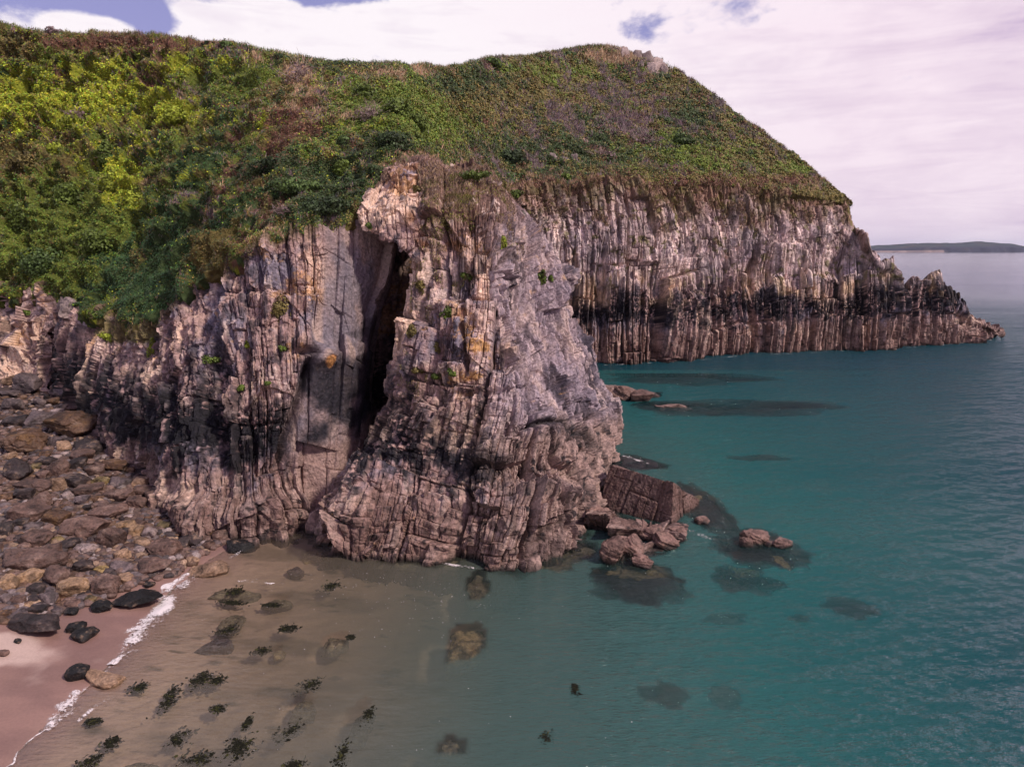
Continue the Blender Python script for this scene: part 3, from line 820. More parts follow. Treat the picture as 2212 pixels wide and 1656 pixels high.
def twig_set(rng, n, R, lean=(0, 0, 0), r0=.05, crook=.35):
    VV = []; FF = []; off = 0
    for k in range(n):
        d = rng.randn(3) * .8; d[2] = abs(d[2]) + .5; d /= np.linalg.norm(d); L_ = R * (.6 + .6 * rng.rand())
        p = np.array([0, 0, -.1]) + rng.randn(3) * R * .12; pts = [p]
        for q in range(5):
            d = d + rng.randn(3) * crook * .6 + np.array(lean) * .1; d /= np.linalg.norm(d); p = p + d * L_ / 5; pts.append(p)
        v, f = tube(pts, r0, r0 * .25, 4); VV.append(v); FF.append(f + off); off += len(v)
        for b in range(2):
            q = rng.randint(1, 4); d2 = d + rng.randn(3) * .8; d2 /= np.linalg.norm(d2); p2 = pts[q]
            pp = [p2, p2 + d2 * L_ * .2, p2 + (d2 + rng.randn(3) * .3) * L_ * .38]
            v, f = tube(pp, r0 * .5, r0 * .15, 4); VV.append(v); FF.append(f + off); off += len(v)
    return np.concatenate(VV), np.concatenate(FF)


def bush(px, py, w, h, tcol, label, cat='bush', name='bush', group=None, dens=1.0, bare=0.0, lift=.35):
    loc, nn = hit(BV_ALL, px, py + h * .3)
    if loc is None: return
    rng = np.random.RandomState(int(px * 7 + py))
    k = loc[1] / F; rx = w * .5 * k; rz = h * .5 * k
    root = bpy.data.objects.new(name, None); root.location = loc.tolist(); col.objects.link(root)
    root.empty_display_size = .2
    tag(root, label, cat, group)
    n = int(1500 * dens * (1 - bare) * min(1.6, max(.25, w * h / 2500)))
    if n > 20:
        nc = max(4, int(9 * min(2, w * h / 1500)))
        cc = rng.randn(nc, 3); cc /= np.linalg.norm(cc, axis=1, keepdims=True); cc *= rng.rand(nc, 1) ** .4 * .62
        cr = .32 + .3 * rng.rand(nc)
        ci = rng.randint(0, nc, n); d = rng.randn(n, 3); d /= np.linalg.norm(d, axis=1, keepdims=True)
        q = cc[ci] + d * cr[ci][:, None] * (.75 + .3 * rng.rand(n, 1))
        q = q * C_(rx, rx * .9, rz) + C_(0, 0, rz * lift)
        tone_ = (.6 + .7 * rng.rand(nc))[ci][:, None]
        cl = np.clip(C_(*tcol) * tone_ * (.65 + .7 * rng.rand(n, 1)), .004, 1)
        sz = np.full(n, loc[1] * .0018) * (.6 + .8 * rng.rand(n))
        me = leaf_mesh('leaves', q, d, sz, cl)
        link('leaves', me, root)
    v, f = twig_set(rng, 7 + int(bare * 26), max(rx, rz) * (1.0 + bare * .45), (.3, 0, 0), r0=loc[1] * .00055, crook=.6 if bare > .5 else .35)
    v = v * C_(1, 1, min(1.3, rz / rx + .2))
    tw = C_(.30, .22, .20) if bare > .5 else C_(.12, .08, .06)
    me = new_mesh('branches', v, f, np.tile(tw, (len(v), 1)), None, M_WOOD)
    link('branches', me, root)
    return root


GY = (0.235, 0.275, .028); GG = (.10, .14, .025); GD = (.035, .055, .02); GO = (.15, .12, .04); GP = (.19, .13, .13); GB = (.16, .07, .045); GM = (.07, .11, .03)
for b_ in [
    (118, 70, 36, 24, GP, 'small round wind-bent bush alone on the left skyline'),
    (453, 94, 30, 18, GD, 'dark bush on the skyline, left of its green twin'),
    (486, 96, 36, 16, GM, 'green bush on the skyline, right of its dark twin'),
    (603, 122, 40, 16, GD, 'dark low bush on the skyline left of the pale dead stems'),
    (380, 247, 56, 40, GY, 'bright yellow-green round bush in the middle of the hollow'),
    (165, 262, 70, 36, GY, 'yellow-green bush below the left ridge line'),
    (60, 345, 70, 46, GO, 'olive bush near the left edge, high in the hollow'),
    (245, 395, 60, 66, GY, 'vivid lime sapling on the left slope above the ivy'),
    (290, 430, 56, 56, GY, 'lime bush touching the vivid sapling on its lower right'),
    (230, 330, 52, 70, GG, 'tall mid-green bush above the vivid lime sapling'),
    (50, 470, 90, 80, GG, 'large rounded green bush at the left edge'),
    (150, 420, 70, 60, GG, 'green bush between left-edge bush and lime sapling'),
    (90, 560, 110, 70, GM, 'broad green bush low in the hollow above left outcrop'),
    (210, 520, 80, 60, GG, 'green bush just above the smooth ivy curtain'),
    (118, 320, 50, 40, GY, 'small yellow bush beneath the pale bare twigs'),
    (740, 302, 44, 34, GM, 'round dark green shrub left of the stack top'),
    (850, 305, 80, 46, GD, 'dark spreading shrub directly above the stack top'),
    (590, 352, 110, 40, GD, 'flat-topped dark conifer-like shrub on the middle spur'),
    (650, 400, 120, 46, GM, 'second flat-topped shrub below the dark conifer-like one'),
    (700, 440, 110, 50, GD, 'dark mat of shrub above the smooth cliff slab'),
    (740, 360, 46, 36, GG, 'light green shrub between dark shrub mats on spur'),
    (860, 235, 66, 50, GG, 'bright green bush in the gully behind the spur'),
    (790, 195, 60, 40, GG, 'green bush high in the gully right of dead stems'),
    (900, 262, 60, 40, GG, 'green bush lower right in the gully behind the spur'),
    (1060, 136, 60, 16, GM, 'low green bush where the far hill skyline starts rising'),
    (1158, 127, 36, 14, GM, 'small round bush on the far hill skyline, mid-rise'),
    (1230, 118, 46, 16, GM, 'green bush on the far hill skyline nearest the summit'),
    (1225, 385, 36, 28, GG, 'bright green shrub at the far cliff top'),
    (1110, 340, 70, 40, GD, 'dark shrub right of the stack top on far hill foot'),
    (1470, 300, 60, 26, GM, 'green shrub midway down the far hill slope'),
    (1575, 238, 12, 8, GD, 'tiny dark bush on the upper right slope skyline'),
    (1628, 287, 12, 9, GD, 'tiny dark bush on the right slope skyline, lower one'),
]:
    bush(*b_[:5], b_[5], group='bushes on the hill')
for b_ in [
    (650, 150, 76, 56, 'clump of pale upright dead stems on the spur crest'),
    (800, 245, 90, 40, 'pale tangled dead shrub on the spur above the stack'),
    (170, 245, 56, 30, 'bare white twigs among yellow bushes on left slope'),
    (612, 450, 60, 30, 'grey bare shrub low on the spur above the cliff'),
    (1385, 300, 60, 30, 'grey leafless shrub on the far hill middle slope'),
    (1300, 330, 60, 24, 'grey leafless shrub on the far hill lower slope'),
]:
    bush(b_[0], b_[1], b_[2], b_[3], GP, b_[4], cat='dead shrub', name='dead_shrub', group='leafless shrubs', bare=.95)
pl = [
    (604, 655, 50, 60, GO, 'grassy yellow-green tuft on the left cliff above the slab'), (535, 738, 26, 18, GY, 'round yellow cushion plant on left cliff'),
    (610, 747, 18, 16, GG, 'small green cushion plant left of the overhanging lip'), (460, 770, 60, 20, GG, 'long green plant fringe on left cliff ledge'),
    (523, 835, 24, 16, GG, 'green plant above the orange rock patch on left cliff'), (578, 826, 16, 10, GG, 'tiny green plant near the slab foot ledge'),
    (890, 700, 26, 40, GO, 'green tuft high on the left edge of the stack'), (905, 790, 34, 26, GO, 'olive tuft on left edge of the stack, half way up'),
    (942, 806, 36, 20, GG, 'green cushion just above the black band of the stack'), (975, 800, 26, 20, GG, 'green plant beside the orange knob of the stack'),
    (965, 670, 36, 40, GG, 'green plant in the middle of the upper stack'), (945, 740, 20, 34, GO, 'narrow olive plant left of the orange knob'),
    (1086, 518, 26, 40, GY, 'bright green plant on the stack shoulder'), (1170, 590, 22, 50, GG, 'green plant on the right upper edge of the stack'),
    (1190, 600, 12, 18, GG, 'small green plant on the right tip of the stack ledge'), (1010, 590, 40, 24, GG, 'green grass tuft across the upper stack'),
    (905, 610, 34, 36, GO, 'olive orange tuft beside the cave mouth top'), (958, 460, 40, 50, GO, 'tall olive tuft on the dry grass of the stack'),
    (795, 482, 20, 20, GG, 'dark green plant on the lip of the arch'), (1020, 372, 90, 26, GG, 'green turf cushion on the stack summit'),
    (235, 720, 40, 26, GY, 'yellow plants on the pale left ledge'), (330, 745, 26, 60, GY, 'hanging yellow-green plants beneath the grassy left ledge'),
    (205, 675, 20, 26, GG, 'green plant beside the overhanging left outcrop'), (60, 670, 24, 20, GG, 'small green plant on the left outcrop face'),
    (1110, 412, 40, 24, GG, 'green turf where the stack joins the far hill'), (900, 405, 30, 20, GO, 'olive plant on the arch block'),
]
for b_ in pl:
    bush(*b_[:5], b_[5], cat='cliff plant', name='cliff_plant', group='plants on the cliffs', dens=.8, lift=.1)
print('bushes', time.time() - T0)

# ------------------------------------------------------------ BEACH & SEABED
tp = [(-100, 1720, 0), (20, 1652, 0), (95, 1575, 0), (165, 1505, 0), (235, 1440, 0), (300, 1370, 0), (350, 1300, 0), (398, 1245, 0), (450, 1205, 0), (500, 1178, 0), (548, 1158, 0),
      (0, 1400, .5), (-150, 1550, .5), (100, 1450, .25), (180, 1360, .25), (0, 1340, .8), (250, 1300, .35), (300, 1240, .5),
      (0, 1200, 1.4), (150, 1150, 1.3), (300, 1130, .9), (400, 1120, .5), (0, 1050, 2.1), (200, 1000, 2.2), (300, 1040, 1.5), (0, 900, 3.7), (130, 890, 3.9), (60, 850, 4.4),
      (-200, 1000, 2.6), (-200, 850, 4.8), (-300, 1250, 1.6), (-400, 1400, 1.5),
      (600, 1250, -.55), (500, 1350, -.5), (300, 1520, -.35), (170, 1650, -.35), (600, 1500, -1.0), (450, 1650, -.9), (800, 1250, -1.1), (900, 1500, -1.9), (750, 1650, -1.6),
      (1100, 1350, -2.6), (1200, 1600, -3.2), (1500, 1400, -4.5), (1700, 1600, -5.5), (2000, 1400, -6.5), (1300, 1200, -3), (1550, 1150, -5), (1700, 1000, -7),
      (1500, 850, -7), (1400, 950, -6), (2100, 900, -8.5), (2200, 1650, -7.5), (700, 1180, -.9), (1000, 1260, -1.9)]
PT = np.array([W(a, b, None, z) for a, b, z in tp])
def tpsk(r): return np.where(r > 0, r * r * np.log(r + 1e-9), 0)
n = len(PT); n_tps = n; xy = PT[:, :2] / 30
K = tpsk(np.linalg.norm(xy[:, None] - xy[None], axis=2)) + np.eye(n) * .01
Pm = np.concatenate([np.ones((n, 1)), xy], 1)
A = np.zeros((n + 3, n + 3)); A[:n, :n] = K; A[:n, n:] = Pm; A[n:, :n] = Pm.T
sol = np.linalg.solve(A, np.concatenate([PT[:, 2], np.zeros(3)]))
def beach_z(x, y):
    q = np.stack([x, y], -1) / 30; r = 0
    for k in range(n_tps): r = r + sol[k] * tpsk(np.hypot(q[..., 0] - xy[k, 0], q[..., 1] - xy[k, 1]))
    return np.clip(r + sol[n_tps] + sol[n_tps + 1] * q[..., 0] + sol[n_tps + 2] * q[..., 1], -8.5, 5.5)

gx = np.concatenate([[-3000, -400, -120], np.linspace(-75, 70, 640), [90, 140, 400, 3000]]); gy = np.concatenate([[-60, -10], np.linspace(6, 62, 620), np.linspace(62.5, 115, 160), [130, 200, 500, 3000]])
X, Yg = np.meshgrid(gx, gy)
Z = beach_z(X, Yg)
Z = Z - 2.5 * smooth(.2, 2.5, X + 9 - (Yg - 50) * .1) * smooth(47, 53, Yg) * (Yg < 200) * (Z > -3)
fo = np.maximum(smooth(60, 90, X), smooth(85, 115, Yg) * smooth(-15, 0, X)); fo = np.maximum(fo, smooth(115, 140, Yg)); Z = Z * (1 - fo) - 8.5 * fo
Pb = np.stack([X, Yg, Z], -1)
Z = Z + .05 * fbm(Pb, .5, 3, 300) + .012 * fbm(Pb, 3, 2, 301) * (Z < 1.2) + (.25 * fbm(Pb, .8, 3, 302)) * smooth(.9, 1.6, Z)
Pb[..., 2] = Z
dryn = smooth(.42, .62, Z + .12 * fbm(Pb, .3, 3, 303))
bx_, by_ = proj(Pb)
dry = smooth(.3, .7, np.exp(-((bx_ - 5) / 85) ** 2 - ((by_ - 1398) / 42) ** 2) * 1.2 + .45 * fbm(Pb, .45, 4, 304) - .1)
c = np.zeros(Pb.shape, np.float32) + C_(.25, .145, .12)
c = mixc(c, C_(.20, .115, .098), smooth(-.3, .4, fbm(Pb, .25, 4, 305, sy=2.5)))
c = mixc(c, C_(.46, .33, .28), dry)
c = mixc(c, C_(.46, .31, .22), smooth(.1, -.4, Z))
c = mixc(c, C_(.16, .115, .075), smooth(.1, .7, fbm(Pb, .35, 4, 306, sx=.6, sy=1.6)) * smooth(0, -.3, Z) * .8)
c = mixc(c, C_(.05, .045, .03), smooth(.5, .8, fbm(Pb, 1.0, 4, 307, sx=.7, sy=1.5)) * smooth(-.05, -.3, Z) * .8)
c = mixc(c, C_(.06, .042, .038), smooth(.8, 1.2, Z))
BM = new_mesh('beach', Pb, grid_faces(len(gy), len(gx)), c, None, M_SAND, flat=False)
o = link('beach', BM); tag(o, 'pink brown wet sand beach running down under the shallow water', 'beach', kind='structure')
BV_B = bvh_of((Pb, 3))

# ------------------------------------------------------------ BOULDERS
def icosphere(sub):
    import bmesh
    bm = bmesh.new(); bmesh.ops.create_icosphere(bm, subdivisions=sub, radius=1)
    V = np.array([v.co[:] for v in bm.verts]); Fc = np.array([[v.index for v in f.verts] for f in bm.faces]); bm.free()
    V /= np.linalg.norm(V, axis=1, keepdims=True)
    return V, Fc
ICO = {k: icosphere(k) for k in (2, 3, 4, 5, 6)}
PAL = {'b': (.185, .115, .095), 't': (.32, .21, .145), 'T': (.40, .265, .175), 'g': (.165, .125, .125), 'd': (.075, .053, .052), 'r': (.155, .088, .058), 'l': (.34, .265, .25), 'P': (.25, .155, .13), 'y': (.22, .165, .085), 'k': (.022, .019, .02), 's': (.16, .125, .075), 'o': (.30, .21, .10)}


def boulder_geo(rng, dims, sub, box=.5, lay=.5, seed=0):
    D0, Fc = ICO[sub]
    npl = 14
    Np = rng.randn(npl, 3); Np /= np.linalg.norm(Np, axis=1, keepdims=True); hpl = .60 + .32 * rng.rand(npl)
    ax = np.array([[1, 0, 0], [-1, 0, 0], [0, 1, 0], [0, -1, 0], [0, 0, 1], [0, 0, -1]], float) + rng.randn(6, 3) * .16
    ax /= np.linalg.norm(ax, axis=1, keepdims=True)
    Np = np.concatenate([Np, ax]); hpl = np.concatenate([hpl + .18 * box, np.full(6, .98 - .28 * box) + rng.rand(6) * .12])
    dd = D0 @ Np.T
    rr = np.where(dd > .05, hpl / np.maximum(dd, .05), 9)
    pw = 14 + 22 * box
    r = (np.sum(rr ** (-pw), axis=1)) ** (-1 / pw)
    V = D0 * r[:, None]
    V /= np.abs(V).max(0)
    V = V * np.array(dims) * .5
    sc = float(np.mean(dims))
    of = rng.rand(3) * 90
    Q = V / sc * 2.2 + of
    layd = rng.randn(3) * .35 + np.array([0, 0, 1]); layd /= np.linalg.norm(layd)
    s_ = (Q @ layd) * (3.5 + rng.rand() * 3)
    k = np.floor(s_ + .35 * fbm(Q, 1.0, 2)); f = (s_ - np.floor(s_))
    nd = (.10 * fbm(Q, 1.0, 3) + .045 * fbm(Q, 4, 3) + lay * .05 * (h2(k, 0, seed) - .5) * 2)
    fq, _ = facets(Q, .9, 3 + seed % 5, .25, 1, .1)
    V = V + D0 * ((nd * .8 + .30 * fq) * sc * .5)[:, None]
    return V, Fc, Q, k


def boulder(px, py, w, h, code, label, name='boulder', cat='boulder', group=None, box=.5, sub=None, z=None, sink=.12, depthf=.9, lay=.5, yaw=None, tag2=None, roll=None, surf=None):
    rng = np.random.RandomState(int(px * 31 + py * 17) & 0x7fffffff)
    if surf is not None:
        loc, nn = hit(surf, px, py + h * .2)
        if loc is None: return None
    elif z is None:
        loc, nn = hit(BV_B, px, py + h * .22)
        if loc is None: return None
    else:
        loc = W(px, py + h * .12, None, z)
    k = loc[1] / F
    ww = w * k; hh = h * k
    ang = math.atan2(H - loc[2], loc[1])
    dep = ww * depthf
    hz = max((.24 if h < .42 * w else .34 if w > 60 else .45) * min(ww, dep), (hh - dep * math.sin(ang) * .8) / math.cos(ang))
    hz = min(hz * 1.15, 1.1 * ww)
    dep = min(dep, max(.4 * ww, (hh - .34 * hz) / math.sin(ang)))
    yaw_ = rng.uniform(-.35, .35) if yaw is None else yaw
    tilt = rng.uniform(-.18, .18) if roll is None else roll
    if sub is None: sub = 5 if w > 58 else 4 if w > 26 else 3
    V, Fc, Q, kk = boulder_geo(rng, (ww * 1.04, dep, hz * (1 + sink)), sub, box, lay, int(px))
    ca, sa = math.cos(yaw_), math.sin(yaw_); ct, st_ = math.cos(tilt), math.sin(tilt)
    Rz = np.array([[ca, -sa, 0], [sa, ca, 0], [0, 0, 1]]); Ry = np.array([[ct, 0, st_], [0, 1, 0], [-st_, 0, ct]])
    V = V @ (Rz @ Ry).T
    base = C_(*PAL[code]) * rng.uniform(.72, 1.02)
    n1 = fbm(Q, 1.1, 4, 5); n2 = fbm(Q, 5, 3, 6)
    c = np.tile(base, (len(V), 1)) * (1 + .25 * n1 + .2 * (h2(kk, 1, 9) - .5))[:, None]
    light = base * .5 + C_(.26, .20, .17) * .75
    c = mixc(c, light, smooth(.3, .8, n1 + .5 * n2) * (.45 if code not in 'k' else .25))
    c = mixc(c, base * .35, smooth(.2, .8, -n1 + .6 * n2) * .6)
    if code in 'ryTs': c = mixc(c, C_(.28, .16, .065), smooth(.1, .7, fbm(Q, 1.6, 3, 8)) * .35)
    if code in 'dk': c = mixc(c, C_(.30, .20, .14), smooth(.35, .55, fbm(Q, 3.0, 3, 10)) * .55 * smooth(-.2, .4, n1))
    if z is not None: c = mixc(c, C_(.045, .036, .032), 1 - smooth(.05, .45, V[:, 2] + hz * (.5 - sink * .55) + .15 * n1))
    me = new_mesh(name, V, Fc, deep(c, 1.4, .3, .92), None, M_BOULDER, flat=w > 26)
    o = link(name, me)
    o.location = (loc[0], loc[1] + (dep * .12), loc[2] + hz * (.5 - sink * .55))
    tag(o, label, cat, group)
    o['r'] = 0
    del o['r']
    return o


k_ = .1957
def c1(x, y, w, h, c, l=None, **kw): return (x * k_, 783 + y * k_, w * k_, h * k_, c, l, kw)
def c2(x, y, w, h, c, l=None, **kw): return (x * k_, 1080 + y * k_, w * k_, h * k_, c, l, kw)
LM = [  # landmark boulders: (.., short name used in the neighbours' labels)
    c2(900, 330, 480, 300, 'b', 'largest blocky brown boulder', box=1, yaw=.05, roll=.05),
    c1(830, 720, 560, 310, 'r', 'big rusty slab at the cliff foot', box=.7, lay=1.5),
    c2(780, 990, 410, 280, 'T', 'big round tan boulder', box=0),
    c2(1500, 1110, 580, 215, 'k', 'black barnacled slab by the foam', box=.3),
    c2(370, 1400, 740, 220, 'd', 'huge flat dark slab at the sand', box=.6),
    c2(390, 700, 780, 230, 'b', 'long brown slab at the left edge', box=.7, roll=.0),
    c1(1770, 1520, 380, 260, 'b', 'brown wedge boulder against the cliff', box=.8),
    c2(1820, 550, 340, 240, 'b', 'square brown block beside the water', box=1),
    c1(280, 920, 380, 270, 'r', 'dark rusty boulder', box=.4, lay=1.3),
    c1(160, 1220, 340, 270, 'd', 'seamed dark grey boulder', box=.3),
    c1(140, 490, 230, 170, 'g', 'pale rounded boulder below the outcrop', box=.3),
    c2(1650, 380, 190, 160, 'l', 'pale oval stone', box=.1),
    c2(1680, 750, 400, 280, 'b', 'rough brown boulder at the surf', box=.5),
    c2(935, 1480, 290, 220, 'k', 'black boulder alone on the sand', box=.2),
    c1(970, 960, 370, 190, 'd', 'dark two tone slab', box=.5),
    c2(290, 150, 410, 230, 'b', 'wide flat brown boulder', box=.9),
    c2(320, 860, 290, 200, 'T', 'bright tan square boulder', box=.8),
    c2(900, 750, 290, 220, 'd', 'black and grey striped boulder', box=.4, lay=2),
]
OT = [
    c1(330, 270, 300, 220, 'g'), c1(90, 230, 230, 140, 't'), c1(100, 350, 210, 80, 'g'), c1(700, 370, 220, 130, 'g'), c1(440, 460, 130, 100, 'g'), c1(560, 450, 140, 90, 'r'), c1(780, 520, 210, 130, 'b'),
    c1(450, 650, 300, 180, 'g'), c1(160, 670, 260, 120, 'd'), c1(620, 890, 180, 120, 'g'), c1(700, 950, 180, 120, 't'), c1(90, 1050, 180, 100, 't'), c1(490, 1030, 140, 90, 'r'),
    c1(610, 1055, 120, 60, 'l'), c1(900, 1070, 300, 120, 'b'), c1(520, 1110, 200, 100, 'd'), c1(860, 1130, 240, 120, 'd'), c1(640, 1190, 250, 190, 'b'), c1(390, 1170, 160, 70, 'y'),
    c1(1260, 1160, 280, 140, 'r'), c1(1060, 1220, 190, 150, 'b'), c1(930, 1260, 80, 130, 'l'), c1(830, 1310, 270, 160, 'd'), c1(370, 1370, 400, 190, 'b'), c1(650, 1380, 150, 180, 't'),
    c1(1110, 1330, 220, 90, 'y'), c1(1330, 1340, 250, 140, 'g'), c1(1550, 1330, 180, 130, 't'), c1(960, 1420, 320, 160, 'b'), c1(1330, 1470, 330, 170, 'b'), c1(1560, 1430, 230, 140, 'b'),
    c1(270, 1470, 230, 160, 'd'), c1(450, 1560, 230, 190, 'b'), c1(730, 1500, 160, 120, 'l'), c1(900, 1520, 180, 110, 'g'), c1(1510, 1570, 220, 170, 'b'),
    c2(1180, 140, 400, 200, 'b'), c2(60, 340, 190, 300, 'd'), c2(200, 280, 200, 140, 'd'), c2(370, 300, 190, 110, 'g'), c2(620, 220, 300, 200, 'r'), c2(400, 440, 360, 220, 'b'),
    c2(270, 530, 160, 120, 'b'), c2(380, 580, 140, 90, 'g'), c2(550, 590, 240, 180, 'b'), c2(740, 510, 250, 130, 'd'), c2(620, 455, 160, 70, 'y'), c2(940, 545, 230, 150, 'l'),
    c2(1230, 450, 290, 250, 'b'), c2(1370, 290, 210, 130, 'T'), c2(1480, 370, 170, 150, 'T'), c2(1400, 130, 140, 80, 'l'), c2(1420, 190, 120, 70, 'l'), c2(1560, 490, 210, 100, 't'),
    c2(1530, 565, 150, 80, 'l'), c2(1960, 220, 160, 120, 'T'), c2(1800, 290, 170, 110, 'y'), c2(1980, 310, 190, 100, 'd'), c2(1340, 630, 210, 160, 't'), c2(2010, 510, 150, 140, 'd'),
    c2(2110, 450, 260, 160, 'd'), c2(620, 870, 300, 260, 'b'), c2(90, 950, 220, 200, 'T'), c2(1110, 780, 160, 100, 'o'), c2(1340, 760, 310, 110, 'g'), c2(1160, 970, 310, 270, 'b'),
    c2(1380, 880, 220, 150, 't'), c2(1240, 840, 110, 100, 'd'), c2(970, 890, 120, 90, 'l'), c2(380, 1000, 230, 150, 'd'), c2(190, 1130, 170, 140, 'b'), c2(60, 1120, 130, 170, 'g'),
    c2(540, 1110, 190, 180, 'g'), c2(370, 1120, 170, 90, 'd'), c2(300, 1180, 150, 80, 'T'), c2(990, 1110, 150, 110, 's'), c2(780, 1170, 210, 110, 'b'), c2(1100, 1200, 260, 110, 'k'),
    c2(1640, 935, 130, 90, 'k'), c2(230, 1270, 170, 140, 'g'), c2(420, 1230, 240, 120, 'd'), c2(610, 1230, 160, 120, 'g'), c2(790, 1240, 150, 100, 'k'), c2(830, 1410, 200, 120, 'k'),
    c2(50, 1270, 160, 120, 'r'), c2(1230, 1000 + 60, 120, 90, 'b'), c2(2200, 400, 120, 90, 'b'), c2(1400, 990, 90, 50, 'b'),
]
CN = {'b': 'brown', 't': 'tan', 'T': 'bright tan', 'g': 'grey', 'd': 'dark', 'r': 'rusty', 'l': 'pale', 'y': 'yellowish', 'k': 'black', 's': 'mossy', 'o': 'orange tan'}
placed = []
for b_ in LM:
    boulder(*b_[:5], b_[5] + (' on the boulder beach' if len(b_[5].split()) < 5 else ' lying on the beach'), group='boulders on the beach', **b_[6]); placed.append(b_)
small = []
rr_ = random.Random(5)
poly = [(-20, 850), (100, 850), (165, 890), (222, 965), (300, 1025), (385, 1105), (455, 1150), (500, 1165), (440, 1200), (385, 1240), (300, 1260), (230, 1290), (150, 1320), (80, 1345), (-20, 1345)]
def inside(x, y):
    r = False; j = len(poly) - 1
    for i in range(len(poly)):
        if (poly[i][1] > y) != (poly[j][1] > y) and x < (poly[j][0] - poly[i][0]) * (y - poly[i][1]) / (poly[j][1] - poly[i][1]) + poly[i][0]: r = not r
        j = i
    return r
allb = [(b_[0], b_[1], b_[2], b_[3]) for b_ in LM + OT]
fill = []
tries = 0
while len(fill) < 185 and tries < 60000:
    tries += 1
    x = rr_.uniform(-15, 500); y = rr_.uniform(850, 1345)
    if not inside(x, y): continue
    big = rr_.random() < .4
    w = (rr_.uniform(24, 44) if big else rr_.uniform(13, 24)) * (.62 if y < 950 else 1)
    h = w * rr_.uniform(.5, .72)
    ok = True
    for (a, b, c_, d_) in allb:
        if abs(x - a) < (c_ * .42 + w * .3) and abs(y - b) < (d_ * .42 + h * .3): ok = False; break
    if not ok: continue
    allb.append((x, y, w, h)); fill.append((x, y, w, h, rr_.choice('bbbbbbbddrrgtlrb'), None, dict(box=rr_.random())))
used = {}
LMS = [(b_[0], b_[1], b_[5]) for b_ in LM]
ORD = ['nearest', 'second nearest', 'third nearest', 'fourth nearest', 'fifth nearest', 'sixth nearest', 'seventh nearest', 'eighth nearest', 'ninth nearest', 'tenth nearest', 'eleventh nearest', 'twelfth nearest', 'thirteenth nearest', 'fourteenth nearest', 'fifteenth nearest', 'sixteenth nearest']
todo = []
for b_ in OT + fill:
    x, y, w, h, cc_, _, kw = b_
    L_ = min(LMS, key=lambda q: (q[0] - x) ** 2 + ((q[1] - y) * 1.6) ** 2)
    dx, dy = x - L_[0], (y - L_[1]) * 1.6
    side = ('right of' if dx > 0 else 'left of') if abs(dx) > abs(dy) else ('below' if dy > 0 else 'above')
    sz = 'small' if w < 22 else 'medium' if w < 45 else 'large'
    todo.append([(sz, CN[cc_], side, L_[2]), math.hypot(dx, dy), b_])
todo.sort(key=lambda t: t[1])
for key, dist, b_ in todo:
    kx = key[:2] + key[2:]
    used[kx] = used.get(kx, 0) + 1
tot = dict(used); cnt = {}
for key, dist, b_ in todo:
    cnt[key] = cnt.get(key, 0) + 1
    pre = '' if tot[key] == 1 else ORD[min(15, cnt[key] - 1)] + ' '
    x, y, w, h, cc_, _, kw = b_
    lab = f'{pre}{key[0]} {key[1]} stone {key[2]} the {key[3]}'
    kw = dict(kw); kw.setdefault('box', .45 + .5 * ((int(x * 7 + y * 3) % 10) / 10))
    boulder(x, y, w * .98, h * 1.04, cc_, lab, group='boulders on the beach', **kw)
# pebbles: uncountable small stones between the boulders
V0, F0 = ICO[2]
VV = []; FF = []; CC = []; off = 0
cols_ = [C_(*PAL[q]) for q in 'bgbdbtrldbrg']
for q in range(5200):
    while True:
        x = rr_.uniform(-20, 510); y = rr_.uniform(850, 1345)
        if inside(x, y): break
    if q < 700: x = 370 + rr_.gauss(0, 45); y = 1135 + rr_.gauss(0, 22)
    loc, nn = hit(BV_B, x, y)
    if loc is None or loc[2] < .05: continue
    r = rr_.uniform(.05, .2) if q < 700 else rr_.uniform(.1, .42)
    v = V0 * np.array([r, r * rr_.uniform(.6, 1), r * rr_.uniform(.4, .7)]) * (1 + .18 * np.sin(V0[:, [1, 2, 0]] * rr_.uniform(2, 5) + rr_.random() * 6))
    a = rr_.random() * 6.28; R = np.array([[math.cos(a), -math.sin(a), 0], [math.sin(a), math.cos(a), 0], [0, 0, 1]])
    VV.append(v @ R.T + loc + [0, 0, r * .2]); FF.append(F0 + off); off += len(V0)
    CC.append(np.tile(rr_.choice(cols_) * rr_.uniform(.4, 1.0), (len(V0), 1)))
me = new_mesh('pebbles', np.concatenate(VV), np.concatenate(FF), np.concatenate(CC), None, M_BOULDER, flat=False)
o = link('pebbles', me); tag(o, 'small pebbles and cobbles filling gaps between the boulders', 'pebbles', kind='stuff')
print('boulders', time.time() - T0)

for a in [
    (1352, 122, 26, 14, 'pale rock at the top of the far hill summit'), (1376, 127, 22, 12, 'second pale rock along the summit skyline'), (1398, 133, 26, 16, 'pale rock in the middle of the summit outcrop'),
    (1418, 142, 26, 20, 'large pale rock low on the summit outcrop'), (1434, 152, 20, 20, 'last pale rock at the right end of the summit outcrop'), (1408, 152, 24, 14, 'pale rock beneath the middle of the summit outcrop'),
    (1384, 144, 18, 10, 'small pale rock under the summit skyline'), (1195, 341, 22, 10, 'left pale rock of the small outcrop in the hill scrub'), (1218, 345, 24, 12, 'middle pale rock of the small outcrop in the scrub'), (1240, 343, 16, 10, 'right pale rock of the small outcrop in the scrub'),
    (104, 634, 16, 12, 'white stone on top of the left outcrop'), (132, 646, 18, 12, 'second white stone on top of the left outcrop'), (86, 640, 16, 14, 'brown stone on the left outcrop top'), (152, 655, 44, 20, 'flat slab capping the overhang of the left outcrop'),
]:
    boulder(a[0], a[1], a[2], a[3], 'l', a[4], name='rock', cat='rock', group='rocks showing through the turf', surf=BV_ALL, box=.7, lay=2.5, sub=4, sink=1.6)
